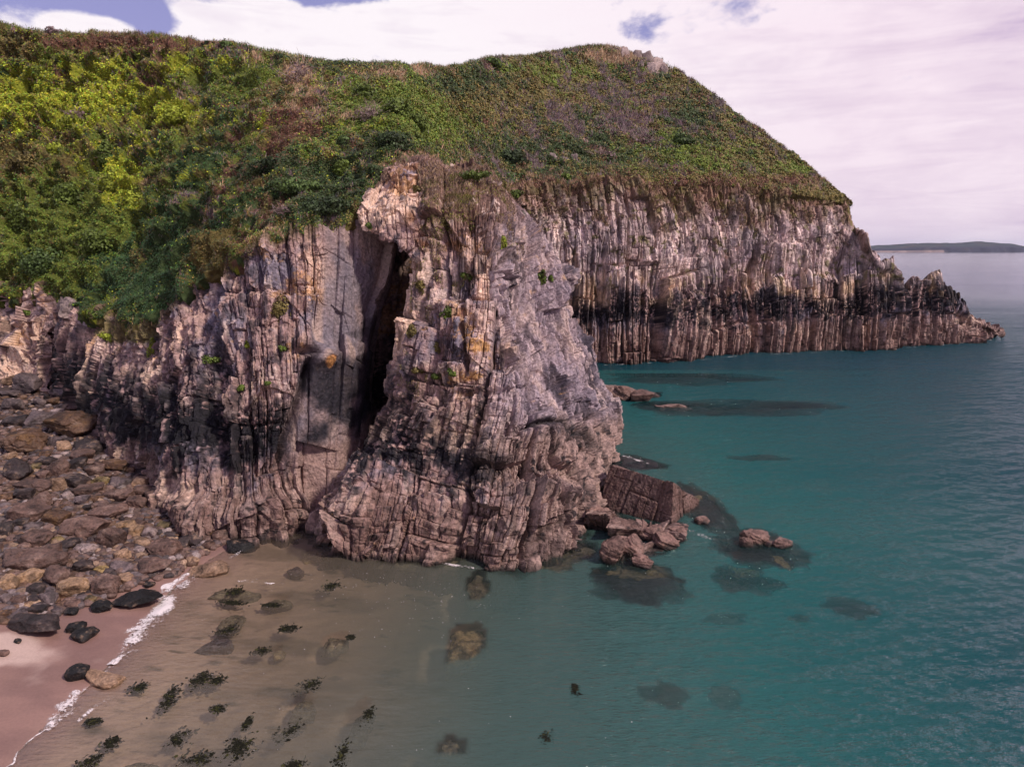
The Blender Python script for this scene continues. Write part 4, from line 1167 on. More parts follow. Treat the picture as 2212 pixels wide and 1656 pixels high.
# rocks on the sand and at the surf line
SR = [
    (165, 1455, 50, 44, 'k', 'weedy black rock on the wet sand near the surf', {}),
    (218, 1465, 96, 40, 't', 'low rough tan rock half buried at the surf line', dict(sink=.6)),
    (450, 1232, 96, 34, 't', 'long low pinkish rock awash beyond the foam', dict(sink=.5)),
    (518, 1181, 66, 30, 'k', 'black wet rock awash near the cliff foot', dict(sink=.5)),
    (38, 1385, 18, 10, 'k', 'tiny dark stone on the dry pale sand', {}),
    (4, 1412, 30, 16, 'b', 'small brown stone cut by the left edge of the sand', {}),
    (505, 1145, 60, 44, 'b', 'brown rounded rock at the foot of the left cliff', {}),
    (475, 1162, 40, 34, 'b', 'squat brown rock left of cliff-foot rock', {}),
]
for x, y, w, h, c_, l_, kw in SR:
    boulder(x, y, w, h, c_, l_, name='rock', cat='rock', group='rocks at the water edge', **kw)

SUB = []  # submerged rocks, z is the height of the top
def subrock(px, py, w, h, code, label, top=-.25, cat='submerged rock', thick=None, box=.4, sub=5, yaw=0.0, rough=1.0):
    rng = np.random.RandomState(int(px * 3 + py))
    loc = W(px, py, None, top)
    k = loc[1] / F; ang = math.atan2(H, loc[1])
    ww = w * k; dep = h * k / math.sin(ang)
    th = thick or max(.5, .5 * min(ww, dep))
    V, Fc, Q, kk = boulder_geo(rng, (ww, dep, th), sub, box, rough)
    if rough == .6:
        d0 = ICO[sub][0]; q_ = d0 * 1.3 + px * .1; r_ = 1 + .55 * fbm(q_, 1.0, 4, gain=.6)
        V = d0 * r_[:, None] * np.array([ww, dep, th]) * .5; V[:, 2] = np.minimum(V[:, 2], th * .42)
    V[:, 2] += .06 * th * fbm(Q, 2.5, 3)
    ca, sa = math.cos(yaw), math.sin(yaw); V = V @ np.array([[ca, -sa, 0], [sa, ca, 0], [0, 0, 1]]).T
    base = C_(*PAL[code]); n1 = fbm(Q, 1.3, 4, 5)
    c = np.tile(base, (len(V), 1)) * (1 + .5 * n1)[:, None]
    c = mixc(c, base * .25, smooth(.1, .5, fbm(Q, 3.0, 3, 7)) * .7)
    me = new_mesh('submerged_rock', V, Fc, c, None, M_BOULDER, flat=False)
    o = link('submerged_rock', me); o.location = (loc[0], loc[1], top - th * .42)
    tag(o, label, cat, 'rocks under the water'); SUB.append((V + np.array(o.location), Fc))
    return o


for a in [
    (1012, 1388, 98, 92, 'o', 'big square tan slab under water in the cove middle', -.2, .6),
    (1030, 1268, 66, 74, 's', 'oval brown rock under water just below the stack', -.25, .5),
    (722, 1386, 68, 46, 's', 'round brown rock under water in the left shallows', -.16, .3),
    (678, 1192, 58, 26, 'o', 'reddish rock under water at the cave mouth', -.25, .3),
    (638, 1229, 38, 22, 'd', 'small dark rock under water left of cove centre', -.2, .3),
    (500, 1278, 140, 26, 's', 'long thin brown rock shelf just under the shallows', -.10, .4),
    (598, 1300, 76, 24, 's', 'low brown ledge under water right of the shelf', -.2, .4),
    (500, 1338, 66, 48, 's', 'brown hump with weed under the shallows', -.16, .4),
    (468, 1388, 96, 30, 'd', 'slanting dark slab under water below the brown hump', -.16, .4),
    (602, 1408, 32, 20, 'o', 'small yellow stone under the shallows', -.3, .3),
    (658, 1530, 62, 46, 's', 'brown tapering rock under water, bottom left shallows', -.35, .4),
    (978, 1625, 84, 56, 's', 'greenish brown rock under water at the bottom edge', -.35, .4),
    (300, 1655, 120, 30, 's', 'brown rock cut by the bottom edge of the shallows', -.25, .3),
    (425, 1642, 84, 46, 's', 'weedy olive rock at the bottom edge', -.25, .3),
    (783, 1560, 66, 70, 's', 'dim brown rock under water right of bottom weeds', -.7, .3),
]:
    subrock(a[0], a[1], a[2], a[3], a[4], a[5], a[6], box=a[7])
subrock(1455, 871, 95, 9, 'b', 'thin low rock line ending the ridge behind the stack', .35, thick=1.4, box=.1, rough=2)
for a in [
    (1428, 1540, 90, 48, 'd', 'dark patch of reef under water near the bottom right', -1.0),
    (1558, 1395, 100, 30, 'd', 'faint reef under water right of cove middle', -1.6),
    (1560, 1580, 70, 56, 'd', 'faint dark reef at bottom right', -1.7),
    (1612, 1275, 130, 56, 'd', 'dark reef under water below the lone islet', -.8),
    (1835, 1350, 120, 40, 'd', 'long dark reef under water farthest to the right', -1.1),
    (1722, 1388, 50, 20, 'd', 'small faint reef between the long reef and the cove', -1.5),
    (1470, 827, 290, 26, 'k', 'long dark reef under water below the far cliff', -.8),
    (1560, 890, 420, 40, 'k', 'long dark reef trailing from the half sunk ridge', -.5),
    (1640, 1190, 190, 84, 'k', 'dark reef around the lone islet', -.25),
    (1605, 1218, 60, 34, 'o', 'tan boulder under water left below the islet', -.6),
    (1680, 1212, 50, 44, 'o', 'yellow slab under water below the islet', -.35),
    (1375, 1265, 190, 80, 'k', 'dark reef under water below the sunken rock ridge', -.3),
    (1370, 1235, 120, 40, 'o', 'tan reef crest under water below the rock ridge', -.35),
    (1515, 1105, 100, 110, 'k', 'dark reef around the tip of the square rock', -.25),
    (1500, 1075, 60, 36, 'o', 'tan rock awash at the tip of the square rock', -.2),
    (1370, 1000, 110, 34, 'k', 'dark reef awash beside the right flank of the stack', -.02),
    (1235, 1190, 110, 50, 's', 'olive rocks under water between the stack and the ridge', -.2),
    (1190, 1225, 90, 36, 's', 'olive rocks under water at the stack front foot', -.3),
    (900, 1210, 190, 22, 's', 'brown rock skirt under water along the stack foot', -.15),
    (1640, 1010, 130, 14, 'd', 'small faint reef in open water right of the stack', -1.0),
]:
    subrock(*a, box=.1, rough=.6)


# big angular rocks beside the stack: eight-cornered blocks with bedded faces
def block(name, corners, label, n=90, levels=((1.3, 3.0, .25, .18), (.45, 1.6, .14, .08)), seed=0, cat='rock', amp=1.0, skirt=-1.6, dark=0, rg=1.0):
    """corners: front-left, front-right, back-right, back-left top points; then the same for the base"""
    Cn = np.array(corners, float)
    ctr = Cn.mean(0)
    VV = []; FF = []; CC = []; off = 0
    faces = [(4, 5, 1, 0), (5, 6, 2, 1), (6, 7, 3, 2), (7, 4, 0, 3), (0, 1, 2, 3)]
    for fi, (a, b, c_, d_) in enumerate(faces):
        u = np.linspace(0, 1, n)[None, :, None]; v = np.linspace(0, 1, n)[:, None, None]
        G = (Cn[a] * (1 - u) + Cn[b] * u) * (1 - v) + (Cn[d_] * (1 - u) + Cn[c_] * u) * v
        VV.append(G.reshape(-1, 3)); FF.append(grid_faces(n, n, off)); off += n * n
    V = np.concatenate(VV); Fq = np.concatenate(FF)
    d = V - ctr; ln = np.linalg.norm(d, axis=1, keepdims=True); d = d / ln
    hdir = Cn[1] - Cn[0]; hdir = hdir / np.linalg.norm(hdir); 
    s_ = V @ hdir; t_ = V[:, 2]; e_ = V @ np.cross(hdir, [0, 0, 1])
    D, tone = strata(s_ + .35 * e_, t_, V, levels, .2, seed)
    D = D * amp + rg * (.22 * fbm(V, .6, 3, seed) * amp + .09 * fbm(V, 2.2, 3, seed + 1)) + .03 * fbm(V, 7, 2, seed + 2)
    V = V + d * D[:, None]
    c = rock_colour(V, V[:, 2] * 0 + 1.5 + 0 * tone, tone, s_, seed + 3)
    wet = 1 - smooth(0.0, .5, V[:, 2] + .15 * fbm(V, 1, 2, 3))
    c = mixc(c, C_(.05, .04, .035), wet * .85)
    if dark: c = mixc(c, C_(.17, .10, .085), np.full(len(V), dark))
    me = new_mesh(name, V, Fq, deep(c), {'lines': np.full(len(V), .35)}, M_ROCK)
    o = link(name, me); tag(o, label, cat, 'rocks beside the stack')
    # pivot at base
    m = V.mean(0); m[2] = 0
    me.vertices.foreach_set('co', (V - m).astype(np.float32).ravel()); o.location = m.tolist()
    SUB.append((V, Fq)); return o


def Wc(px, py, Y=None, z=0): return W(px, py, Y, z)
def low(p, dz=None): q = np.array(p, float); q[2] = -1.8; return q
# square block
fl, fr = Wc(1318, 1004, 52.6), Wc(1455, 1041, 48.4)
bfl, bfr = Wc(1290, 1098, None, .1), Wc(1446, 1141, None, .0)
br = Wc(1507, 1079, None, .45); bl = fl + np.array([1.2, 4, -1.3])
block('square_rock', [fl, fr, br, bl, bfl + [-.3, 0, -1.8], bfr + [.1, 0, -1.8], br + [.3, .3, -2.3], bl + [0, 1, -4]],
      'big square brown block leaning against the stack, right side', n=150, seed=301, levels=((2.1, 2.6, .12, .22), (.75, 3.5, .07, .10)), dark=.5, rg=.25)
p = Wc(1262, 1106, None, 1.2)
block('squat_rock', [Wc(1262, 1108, 46.5), Wc(1318, 1112, 46), Wc(1330, 1100, 48), Wc(1275, 1098, 48.5), Wc(1256, 1148, None, -.6), Wc(1325, 1165, None, -.6), Wc(1345, 1120, None, -.8), Wc(1280, 1110, None, -.8)],
      'squat knob of rock between the stack and the square block', n=80, seed=305, amp=1.3)
block('rock_ridge', [Wc(1320, 1140, 44.8), Wc(1466, 1150, 45.0), Wc(1478, 1135, 47), Wc(1325, 1118, 46.8), Wc(1330, 1172, None, -.5), Wc(1470, 1182, None, -.5), Wc(1490, 1150, None, -.6), Wc(1320, 1130, None, -.6)],
      'low bedded rock ridge in front of the square block', n=110, seed=309, amp=1.6, levels=((.9, 2, .5, .3), (.35, 1.2, .22, .12)))
block('rock_spur', [Wc(1300, 1182, 42.3), Wc(1338, 1192, 42), Wc(1420, 1170, 44), Wc(1340, 1160, 44.6), Wc(1292, 1226, None, -.6), Wc(1345, 1246, None, -.6), Wc(1425, 1200, None, -.7), Wc(1330, 1180, None, -.7)],
      'ragged nearest rock spur standing in the water right of the stack', n=110, seed=313, amp=1.7, levels=((.9, 2, .6, .35), (.35, 1.1, .25, .14)))
block('rock_wedge', [Wc(1400, 1185, 43.6), Wc(1436, 1190, 43.4), Wc(1475, 1165, 45.3), Wc(1430, 1160, 45.6), Wc(1380, 1225, None, -.5), Wc(1430, 1215, None, -.5), Wc(1490, 1180, None, -.6), Wc(1420, 1165, None, -.6)],
      'sloping rock wedge joining the spur to the low ridge', n=80, seed=317, amp=1.0)
block('sunken_ridge', [Wc(1318, 838, 95), Wc(1410, 852, 93), Wc(1418, 848, 95.5), Wc(1325, 834, 98), Wc(1300, 880, None, -.6), Wc(1418, 866, None, -.6), Wc(1430, 858, None, -.8), Wc(1305, 860, None, -.8)],
      'small rock ridge in the water behind the stack', n=110, seed=321, amp=2.0, levels=((1.6, 3, .9, .5), (.6, 2, .4, .2)))
for a in [
    (1292, 1128, 62, 44, 'angular pink block touching the squat rock'), (1352, 1148, 60, 40, 'angular pink block in the middle of the low ridge'),
    (1405, 1160, 56, 36, 'pink block on the right half of the low ridge'), (1318, 1205, 58, 62, 'upright fluted block at the front of the nearest spur'),
    (1362, 1192, 62, 44, 'pink block on top of the nearest spur'), (1440, 1176, 60, 32, 'flat pink block on the sloping wedge'),
    (1462, 1158, 40, 28, 'small square rock at the right end of the low ridge'), (1515, 1128, 34, 20, 'small rock awash off the tip of the square block'),
    (1390, 1218, 50, 26, 'low pink rock at the right foot of the spur'),
    (1632, 1168, 58, 30, 'craggy top stone of the lone islet'), (1612, 1176, 30, 22, 'small stone at the left foot of the lone islet'), (1690, 1178, 44, 18, 'low craggy stone right of the lone islet'),
    (1662, 1176, 24, 14, 'tiny stone between the two islet rocks'), (1344, 858, 46, 30, 'pink block in the middle of the ridge behind the stack'), (1384, 862, 50, 22, 'pink stone at the right end of the ridge behind the stack'),
    (700, 1172, 34, 26, 'small wet rock at the left foot of the stack'), (1075, 1226, 46, 20, 'low rock at the front foot of the stack'),
]:
    boulder(a[0], a[1], a[2], a[3] * 1.15, 'P', a[4], name='rock', cat='rock', group='broken rocks in the water by the stack', z=0.0, box=.8, sink=.35, lay=2.2, sub=5)

# ------------------------------------------------------------ SEAWEED
def weed(px, py, w, h, label, top=.0, dens=1.0, code=(.010, .010, .006)):
    rng = np.random.RandomState(int(px + py * 5))
    loc = W(px, py, None, top); k = loc[1] / F; ang = math.atan2(H, loc[1])
    rx = w * k * .5; ry = h * k / math.sin(ang) * .5
    n = int(420 * dens * max(.4, min(2.8, rx * ry)))
    VV = []; FF = []; CC = []; off = 0
    kc = 11; cx = np.zeros((kc, 2))
    par = [0] * kc; ba = rng.uniform(-.6, 1.2)
    for q_ in range(1, kc):
        par[q_] = rng.randint(q_); cx[q_] = np.clip(cx[par[q_]] + rng.randn(2) * .22, -.65, .65)
        for r_ in range(3):      # stems joining one tuft to the next
            p0 = cx[par[q_]] * [rx, ry] + rng.randn(2) * .04; p1 = cx[q_] * [rx, ry] + rng.randn(2) * .04
            tt_ = np.linspace(0, 1, 5)[:, None]; pp_ = p0 * (1 - tt_) + p1 * tt_ + rng.randn(5, 2) * .04
            pp_ = np.concatenate([pp_, np.full((5, 1), -.03)], 1); dd_ = np.gradient(pp_, axis=0); n_ = np.stack([-dd_[:, 1], dd_[:, 0], dd_[:, 2] * 0], 1); n_ /= np.linalg.norm(n_, axis=1, keepdims=True) + 1e-9
            VV.append(np.concatenate([pp_ - n_ * .03, pp_ + n_ * .03])); FF.append(np.array([[i_, i_ + 1, i_ + 6, i_ + 5] for i_ in range(4)]) + off); off += 10
            CC.append(np.tile(C_(*code), (10, 1)))
    for q in range(n):
        ci = rng.randint(kc); p = cx[ci] + rng.randn(2) * (.12 + .14 * (ci % 3))
        x, y = p[0] * rx, p[1] * ry
        a = ba + rng.randn() * .8; L_ = .10 + .2 * rng.rand(); w_ = .025 + .05 * rng.rand(); pts = []
        for s_ in range(5):
            pts.append([x, y, rng.rand() * .075 - .065]); a += rng.randn() * .35; x += math.cos(a) * L_ / 4; y += math.sin(a) * L_ / 4
        pts = np.array(pts); d = np.gradient(pts, axis=0); nn = np.stack([-d[:, 1], d[:, 0], d[:, 2] * 0], 1); nn /= np.linalg.norm(nn, axis=1, keepdims=True) + 1e-9
        ww = w_ * np.array([.5, 1, 1.1, .8, .2])[:, None]
        v = np.concatenate([pts - nn * ww, pts + nn * ww]); f = np.array([[i_, i_ + 1, i_ + 6, i_ + 5] for i_ in range(4)])
        VV.append(v); FF.append(f + off); off += 10; CC.append(np.tile(C_(*code) * (.6 + 1.2 * rng.rand()) + (C_(.03, .03, .006) if rng.rand() < .12 else 0), (10, 1)))
    me = new_mesh('seaweed', np.concatenate(VV), np.concatenate(FF), np.concatenate(CC), None, M_WEED)
    o = link('seaweed', me); o.location = loc.tolist(); tag(o, label, 'seaweed', 'seaweed clumps in the shallows')


for a in [
    (718, 1264, 46, 28, 'black weed clump alone below the stack front'), (438, 1463, 64, 52, 'large round black weed clump in the middle shallows'),
    (462, 1472, 40, 30, 'loose weed strands right of the large round clump'), (360, 1516, 44, 70, 'tall ragged weed clump left of centre shallows'),
    (296, 1487, 46, 26, 'thin brown weed patch nearest the sand'), (468, 1532, 42, 24, 'small black weed clump right of the tall ragged one'),
    (380, 1590, 62, 40, 'black weed clump low in the left shallows'), (668, 1476, 66, 36, 'broken black weed patch in the cove'),
    (610, 1358, 50, 26, 'ring-like weed strands beneath the brown ledge'), (562, 1408, 40, 20, 'small weed patch left of the yellow stone'),
    (615, 1582, 56, 46, 'brown weed patch at the lower middle'), (510, 1610, 80, 76, 'largest black weed mass at the bottom of the shallows'),
    (425, 1640, 90, 44, 'weed draped over the olive rock at the bottom edge'), (195, 1643, 62, 40, 'weed clump at the bottom edge near the beach'),
    (738, 1625, 44, 70, 'tall weed clump at the bottom edge, middle'), (530, 1563, 18, 34, 'thin upright weed wisp above the largest mass'),
    (195, 1558, 40, 14, 'short dark weed strand by the surf line'), (235, 1605, 50, 20, 'faint weed strands at the lower left'),
    (505, 1275, 40, 26, 'weed on the thin rock shelf'), (495, 1360, 60, 26, 'weed lying on the brown hump'), (755, 1375, 16, 10, 'tiny weed speck beside the round brown rock'),
    (1172, 1590, 44, 26, 'small dark weed patch in deeper water'), (1240, 1485, 20, 30, 'faint upright weed in the cove centre'), (640, 1650, 60, 30, 'weed wisps at the bottom edge between two rocks'),
    (790, 1545, 34, 46, 'weed on the dim brown rock'), (495, 1302, 70, 12, 'weed fringe under the rock shelf'), (580, 1305, 56, 10, 'weed fringe on the brown ledge'),
    (165, 1452, 40, 30, 'weed draped on the black rock on the sand'),
]:
    top = .012
    if 'on the sand' in a[4]: top = .75; continue
    weed(*a, top=top, dens=1.2)
print('rocks in water', time.time() - T0)

# ------------------------------------------------------------ WATER
allV = [Pb[::3, ::3].reshape(-1, 3)]; allF = [q for q in grid_faces(*Pb[::3, ::3].shape[:2]).tolist()]
off = len(allV[0])
for v, f in SUB:
    allV.append(v); allF += (f + off).tolist(); off += len(v)
for g in (STP[::6, ::6], LCP[::6, ::6]):
    allV.append(g.reshape(-1, 3)); allF += grid_faces(g.shape[0], g.shape[1], off).tolist(); off += g.shape[0] * g.shape[1]
BV_S = BVHTree.FromPolygons(np.concatenate(allV).tolist(), allF)
dx_ = np.linspace(-45, 65, 420); dy_ = np.linspace(8, 112, 420)
DP = np.full((len(dy_), len(dx_)), 9.0, np.float32)
dn = Vector((0, 0, -1))
for i in range(len(dy_)):
    for j in range(len(dx_)):
        r = BV_S.ray_cast(Vector((dx_[j], dy_[i], 0.02)), dn, 12)
        if r[0] is not None: DP[i, j] = -r[0].z
DP = np.clip(DP, 0, 9)
def depth_at(x, y):
    u = (x - dx_[0]) / (dx_[1] - dx_[0]); v = (y - dy_[0]) / (dy_[1] - dy_[0])
    ok = (u >= 0) & (u < len(dx_) - 1.01) & (v >= 0) & (v < len(dy_) - 1.01)
    u = np.clip(u, 0, len(dx_) - 1.01); v = np.clip(v, 0, len(dy_) - 1.01)
    i = v.astype(int); j = u.astype(int); fv = v - i; fu = u - j
    d = (DP[i, j] * (1 - fu) + DP[i, j + 1] * fu) * (1 - fv) + (DP[i + 1, j] * (1 - fu) + DP[i + 1, j + 1] * fu) * fv
    return np.where(ok, d, 9.0)
Yr = np.concatenate([2 * (230 / 2) ** (np.linspace(0, 1, 900)), 230 * (30000 / 230) ** np.linspace(0.02, 1, 60)])
Ta = np.tan(np.linspace(-1.02, 1.02, 1150))
WX = Yr[:, None] * Ta[None, :]; WY = Yr[:, None].repeat(len(Ta), 1)
WP = np.stack([WX, WY, np.zeros_like(WX)], -1)
dep = depth_at(WX, WY)
# reefs farther out, outside the sampled box, come from the same sheet
openw = smooth(-4, 24, WX - (WY - 45) * .12)
bed = np.where(WY < 115, np.clip(-beach_z(np.clip(WX, -74, 69), np.clip(WY, 7, 114)), 0, 8.5), 8.5) + 4 * smooth(170, 420, WY)
WR = np.stack([WP[..., 0] * .91 + WP[..., 1] * .41, WP[..., 1] * .91 - WP[..., 0] * .41, WP[..., 2]], -1)
wz = (.016 * fbm(WR, .9, 2, 400, sx=.55, sy=1.4) + .03 * fbm(WR, .3, 2, 401, sx=.6, sy=1.4)) * openw + .012 * fbm(WP, 1.1, 2, 402, sy=1.6) * smooth(.1, .6, dep)
wz *= (1 - smooth(120, 400, WY))
WP[..., 2] = wz
m = bpy.data.materials.new('sea_water'); m.use_nodes = True; nt = m.node_tree; N = nt.nodes; L = nt.links
N.remove(N['Principled BSDF']); out = N['Material Output']
at = N.new('ShaderNodeAttribute'); at.attribute_name = 'depth'
bd = N.new('ShaderNodeAttribute'); bd.attribute_name = 'bed'
tc = N.new('ShaderNodeTexCoord')
def noise(scale, sx, sy, det=3, rough=.55, rot=0):
    mp = N.new('ShaderNodeMapping'); mp.inputs['Scale'].default_value = (sx, sy, 1); mp.inputs['Rotation'].default_value = (0, 0, rot)
    L.new(tc.outputs['Object'], mp.inputs['Vector'])
    nz = N.new('ShaderNodeTexNoise'); nz.inputs['Scale'].default_value = scale; nz.inputs['Detail'].default_value = det; nz.inputs['Roughness'].default_value = rough
    L.new(mp.outputs['Vector'], nz.inputs['Vector']); return nz
n1 = noise(2.6, .62, 1.7, 4, .60, -.42); n2 = noise(.45, .6, 1.5, 3, .5, -.25); n3 = noise(.02, .4, 2.4, 3, .5, 0)
def math_(op, a, b=None, c=None):
    q = N.new('ShaderNodeMath'); q.operation = op
    for k, v in enumerate((a, b, c)):
        if v is None: continue
        if isinstance(v, (int, float)): q.inputs[k].default_value = v
        else: L.new(v, q.inputs[k])
    return q.outputs[0]
op = N.new('ShaderNodeAttribute'); op.attribute_name = 'open'
wav = math_('ADD', n1.outputs['Fac'], math_('MULTIPLY', n2.outputs['Fac'], .35))
amp = math_('ADD', math_('MULTIPLY', op.outputs['Fac'], math_('ADD', math_('MULTIPLY', n3.outputs['Fac'], 1.0), .16)), .025)
bp = N.new('ShaderNodeBump'); bp.inputs['Strength'].default_value = 1
L.new(math_('MULTIPLY', wav, amp), bp.inputs['Height']); bp.inputs['Distance'].default_value = 1.0
fr = N.new('ShaderNodeFresnel'); fr.inputs['IOR'].default_value = 1.33; L.new(bp.outputs['Normal'], fr.inputs['Normal'])
gl = N.new('ShaderNodeBsdfGlossy'); gl.inputs['Roughness'].default_value = .06; gl.inputs['Color'].default_value = (1, 1, 1, 1); L.new(bp.outputs['Normal'], gl.inputs['Normal'])
tr = N.new('ShaderNodeBsdfTransparent')
rt = N.new('ShaderNodeValToRGB'); e = rt.color_ramp.elements; e[0].position = 0; e[0].color = (1, 1, 1, 1); e[1].position = 1; e[1].color = (.12, .35, .33, 1)
q = e.new(.2); q.color = (.86, .88, .80, 1)
dn_ = math_('DIVIDE', at.outputs['Fac'], 6.0); L.new(dn_, rt.inputs['Fac']); L.new(rt.outputs['Color'], tr.inputs['Color'])
df = N.new('ShaderNodeBsdfDiffuse')
rd = N.new('ShaderNodeValToRGB'); e = rd.color_ramp.elements; e[0].position = 0; e[0].color = (.22, .160, .120, 1); e[1].position = 1; e[1].color = (.040, .050, .105, 1)
q = e.new(.10); q.color = (.130, .118, .090, 1); q = e.new(.22); q.color = (.052, .092, .080, 1); q = e.new(.42); q.color = (.009, .082, .080, 1); q = e.new(.68); q.color = (.002, .036, .050, 1)
L.new(math_('ADD', math_('DIVIDE', bd.outputs['Fac'], 12.5), math_('MULTIPLY', math_('SUBTRACT', n3.outputs['Fac'], .5), .12)), rd.inputs['Fac']); L.new(rd.outputs['Color'], df.inputs['Color'])
fac = math_('SUBTRACT', 1.0, math_('EXPONENT', math_('MULTIPLY', at.outputs['Fac'], -.62)))
fac = math_('MINIMUM', fac, .995)
mx = N.new('ShaderNodeMixShader'); L.new(fac, mx.inputs[0]); L.new(tr.outputs[0], mx.inputs[1]); L.new(df.outputs[0], mx.inputs[2])
mx2 = N.new('ShaderNodeMixShader'); L.new(fr.outputs[0], mx2.inputs[0]); L.new(mx.outputs[0], mx2.inputs[1]); L.new(gl.outputs[0], mx2.inputs[2])
L.new(mx2.outputs[0], out.inputs['Surface'])
me = new_mesh('sea', WP, grid_faces(WP.shape[0], WP.shape[1]), None, {'depth': dep, 'open': openw * (1 - .8 * smooth(60, 320, WY)), 'bed': bed}, m, flat=False)
o = link('sea', me); tag(o, 'teal sea, clear and sandy in the cove, rippled and silvery at right', 'sea', kind='structure')

# ------------------------------------------------------------ FOAM
mf = bpy.data.materials.new('foam'); mf.use_nodes = True
_N = mf.node_tree.nodes; _L = mf.node_tree.links
b = _N['Principled BSDF']; b.inputs['Base Color'].default_value = (.80, .72, .71, 1); b.inputs['Roughness'].default_value = .7
_a = _N.new('ShaderNodeAttribute'); _a.attribute_name = 'cov'
_t = _N.new('ShaderNodeTexCoord')
_n = _N.new('ShaderNodeTexNoise'); _n.inputs['Scale'].default_value = 7; _n.inputs['Detail'].default_value = 7; _n.inputs['Roughness'].default_value = .72; _n.inputs['Distortion'].default_value = .6
_L.new(_t.outputs['Object'], _n.inputs['Vector'])
_m = _N.new('ShaderNodeMath'); _m.operation = 'MULTIPLY_ADD'; _L.new(_n.outputs['Fac'], _m.inputs[0]); _m.inputs[1].default_value = 4.2; _m.inputs[2].default_value = -2.1
_s = _N.new('ShaderNodeMath'); _s.operation = 'ADD'; _L.new(_m.outputs[0], _s.inputs[0]); _L.new(_a.outputs['Fac'], _s.inputs[1])
_r = _N.new('ShaderNodeMapRange'); _r.interpolation_type = 'SMOOTHSTEP'; _r.inputs[1].default_value = 0; _r.inputs[2].default_value = .8; _r.inputs[4].default_value = .93; _L.new(_s.outputs[0], _r.inputs[0])
_L.new(_r.outputs[0], b.inputs['Alpha'])
_b = _N.new('ShaderNodeBump'); _b.inputs['Distance'].default_value = .04; _L.new(_n.outputs['Fac'], _b.inputs['Height']); _L.new(_b.outputs['Normal'], b.inputs['Normal'])
FCV = []
FV = []; FFc = []; foff = 0
def foam_strip(pts, wd, thr, seed, res=.06, z0=.05):
    global foff
    Wp = np.array([W(a, b_, None, 0) for a, b_ in pts]); wd = np.array(wd, float)
    sl_ = np.concatenate([[0], np.cumsum(np.linalg.norm(np.diff(Wp, axis=0), axis=1))])
    n = int(sl_[-1] / res); s = np.linspace(0, sl_[-1], n)
    C = np.stack([np.interp(s, sl_, Wp[:, k]) for k in range(3)], 1)
    C[:, 0] += .25 * fbm(np.stack([s, s * 0, s * 0], 1), .7, 3, seed); w = np.interp(s, sl_, wd)
    T = np.gradient(C, axis=0); T /= np.linalg.norm(T, axis=1, keepdims=True); Nn = np.stack([-T[:, 1], T[:, 0], T[:, 0] * 0], 1)
    m_ = int(max(wd) / res) + 2; t = np.linspace(-.5, .5, m_)
    G = C[None] + Nn[None] * (w[None, :, None] * t[:, None, None])
    nz = .8 * fbm(G, 1.6, 4, seed + 1, gain=.8) + .9 * fbm(G, 8, 3, seed + 2, gain=.8)
    edge = np.abs(t)[:, None] * 2
    cov = .9 * fbm(G, 1.0, 3, seed + 1) + thr * 1.3 - edge ** 2 * 1.6 + .1
    keep = np.ones(cov.shape, bool) & (cov > -1.15)
    G[..., 2] = z0 + .05 * np.clip(cov + .6, 0, 2) * (1 - edge)
    FCV.append(cov.ravel())
    f = grid_faces(m_, n); kf = keep.ravel()[f].all(1); f = f[kf]
    FV.append(G.reshape(-1, 3)); FFc.append(f + foff); foff += m_ * n
foam_strip([(405, 1240), (385, 1252), (360, 1262), (345, 1280), (362, 1296), (340, 1325), (312, 1350), (290, 1378), (262, 1408), (232, 1438)], [.6, 1.2, 1.6, 1.9, 1.7, 1.9, 1.7, 1.4, 1.1, .6], .3, 1)
foam_strip([(415, 1242), (395, 1262), (372, 1290), (350, 1330), (318, 1365), (290, 1395), (255, 1428), (240, 1445)], [1.2, 1.8, 1.8, 2.2, 2.2, 2.0, 1.6, .8], -.25, 31)
foam_strip([(185, 1490), (150, 1540), (110, 1575), (95, 1590)], [1.0, 2.0, 1.8, .8], -.35, 35)
foam_strip([(170, 1492), (150, 1520), (132, 1540), (105, 1562), (92, 1580)], [.6, 1.2, 1.4, 1.2, .5], .15, 5)
foam_strip([(92, 1580), (60, 1605), (40, 1625), (32, 1650), (10, 1662)], [.12, .15, .15, .15, .12], .5, 9)
foam_strip([(250, 1500), (200, 1530), (160, 1560)], [.5, .6, .4], -.15, 11)
foam_strip([(400, 1236), (440, 1218), (470, 1222), (500, 1240)], [.5, .6, .5, .3], -.05, 13)
foam_strip([(470, 1205), (500, 1195), (560, 1188)], [.4, .5, .3], -.2, 15)
foam_strip([(560, 1252), (520, 1256), (590, 1262)], [.3, .4, .3], -.1, 17)
foam_strip([(1345, 985), (1375, 995), (1395, 1003)], [.8, 1.3, .8], -.05, 19)
foam_strip([(1465, 1144), (1510, 1153), (1545, 1168)], [1.0, 1.6, .8], -.35, 21)
foam_strip([(1505, 1120), (1525, 1125), (1540, 1135)], [.5, .8, .4], -.05, 23)
foam_strip([(640, 1170), (670, 1160), (695, 1168)], [.3, .5, .3], -.05, 25)
foam_strip([(235, 1440), (215, 1458), (190, 1480), (170, 1500)], [.5, .6, .6, .5], -.1, 51)
foam_strip([(430, 1226), (470, 1212), (510, 1200), (548, 1172), (600, 1150)], [.5, .6, .6, .5, .4], -.25, 53)
foam_strip([(690, 1178), (760, 1196), (860, 1204), (960, 1220), (1080, 1236), (1180, 1212), (1262, 1158)], [.3, .5, .5, .6, .6, .6, .4], -.12, 41)
foam_strip([(1290, 790), (1480, 781), (1600, 769), (1800, 760), (2000, 749), (2160, 733)], [.4, .8, .8, .8, .8, .8], -.25, 43, res=.12)
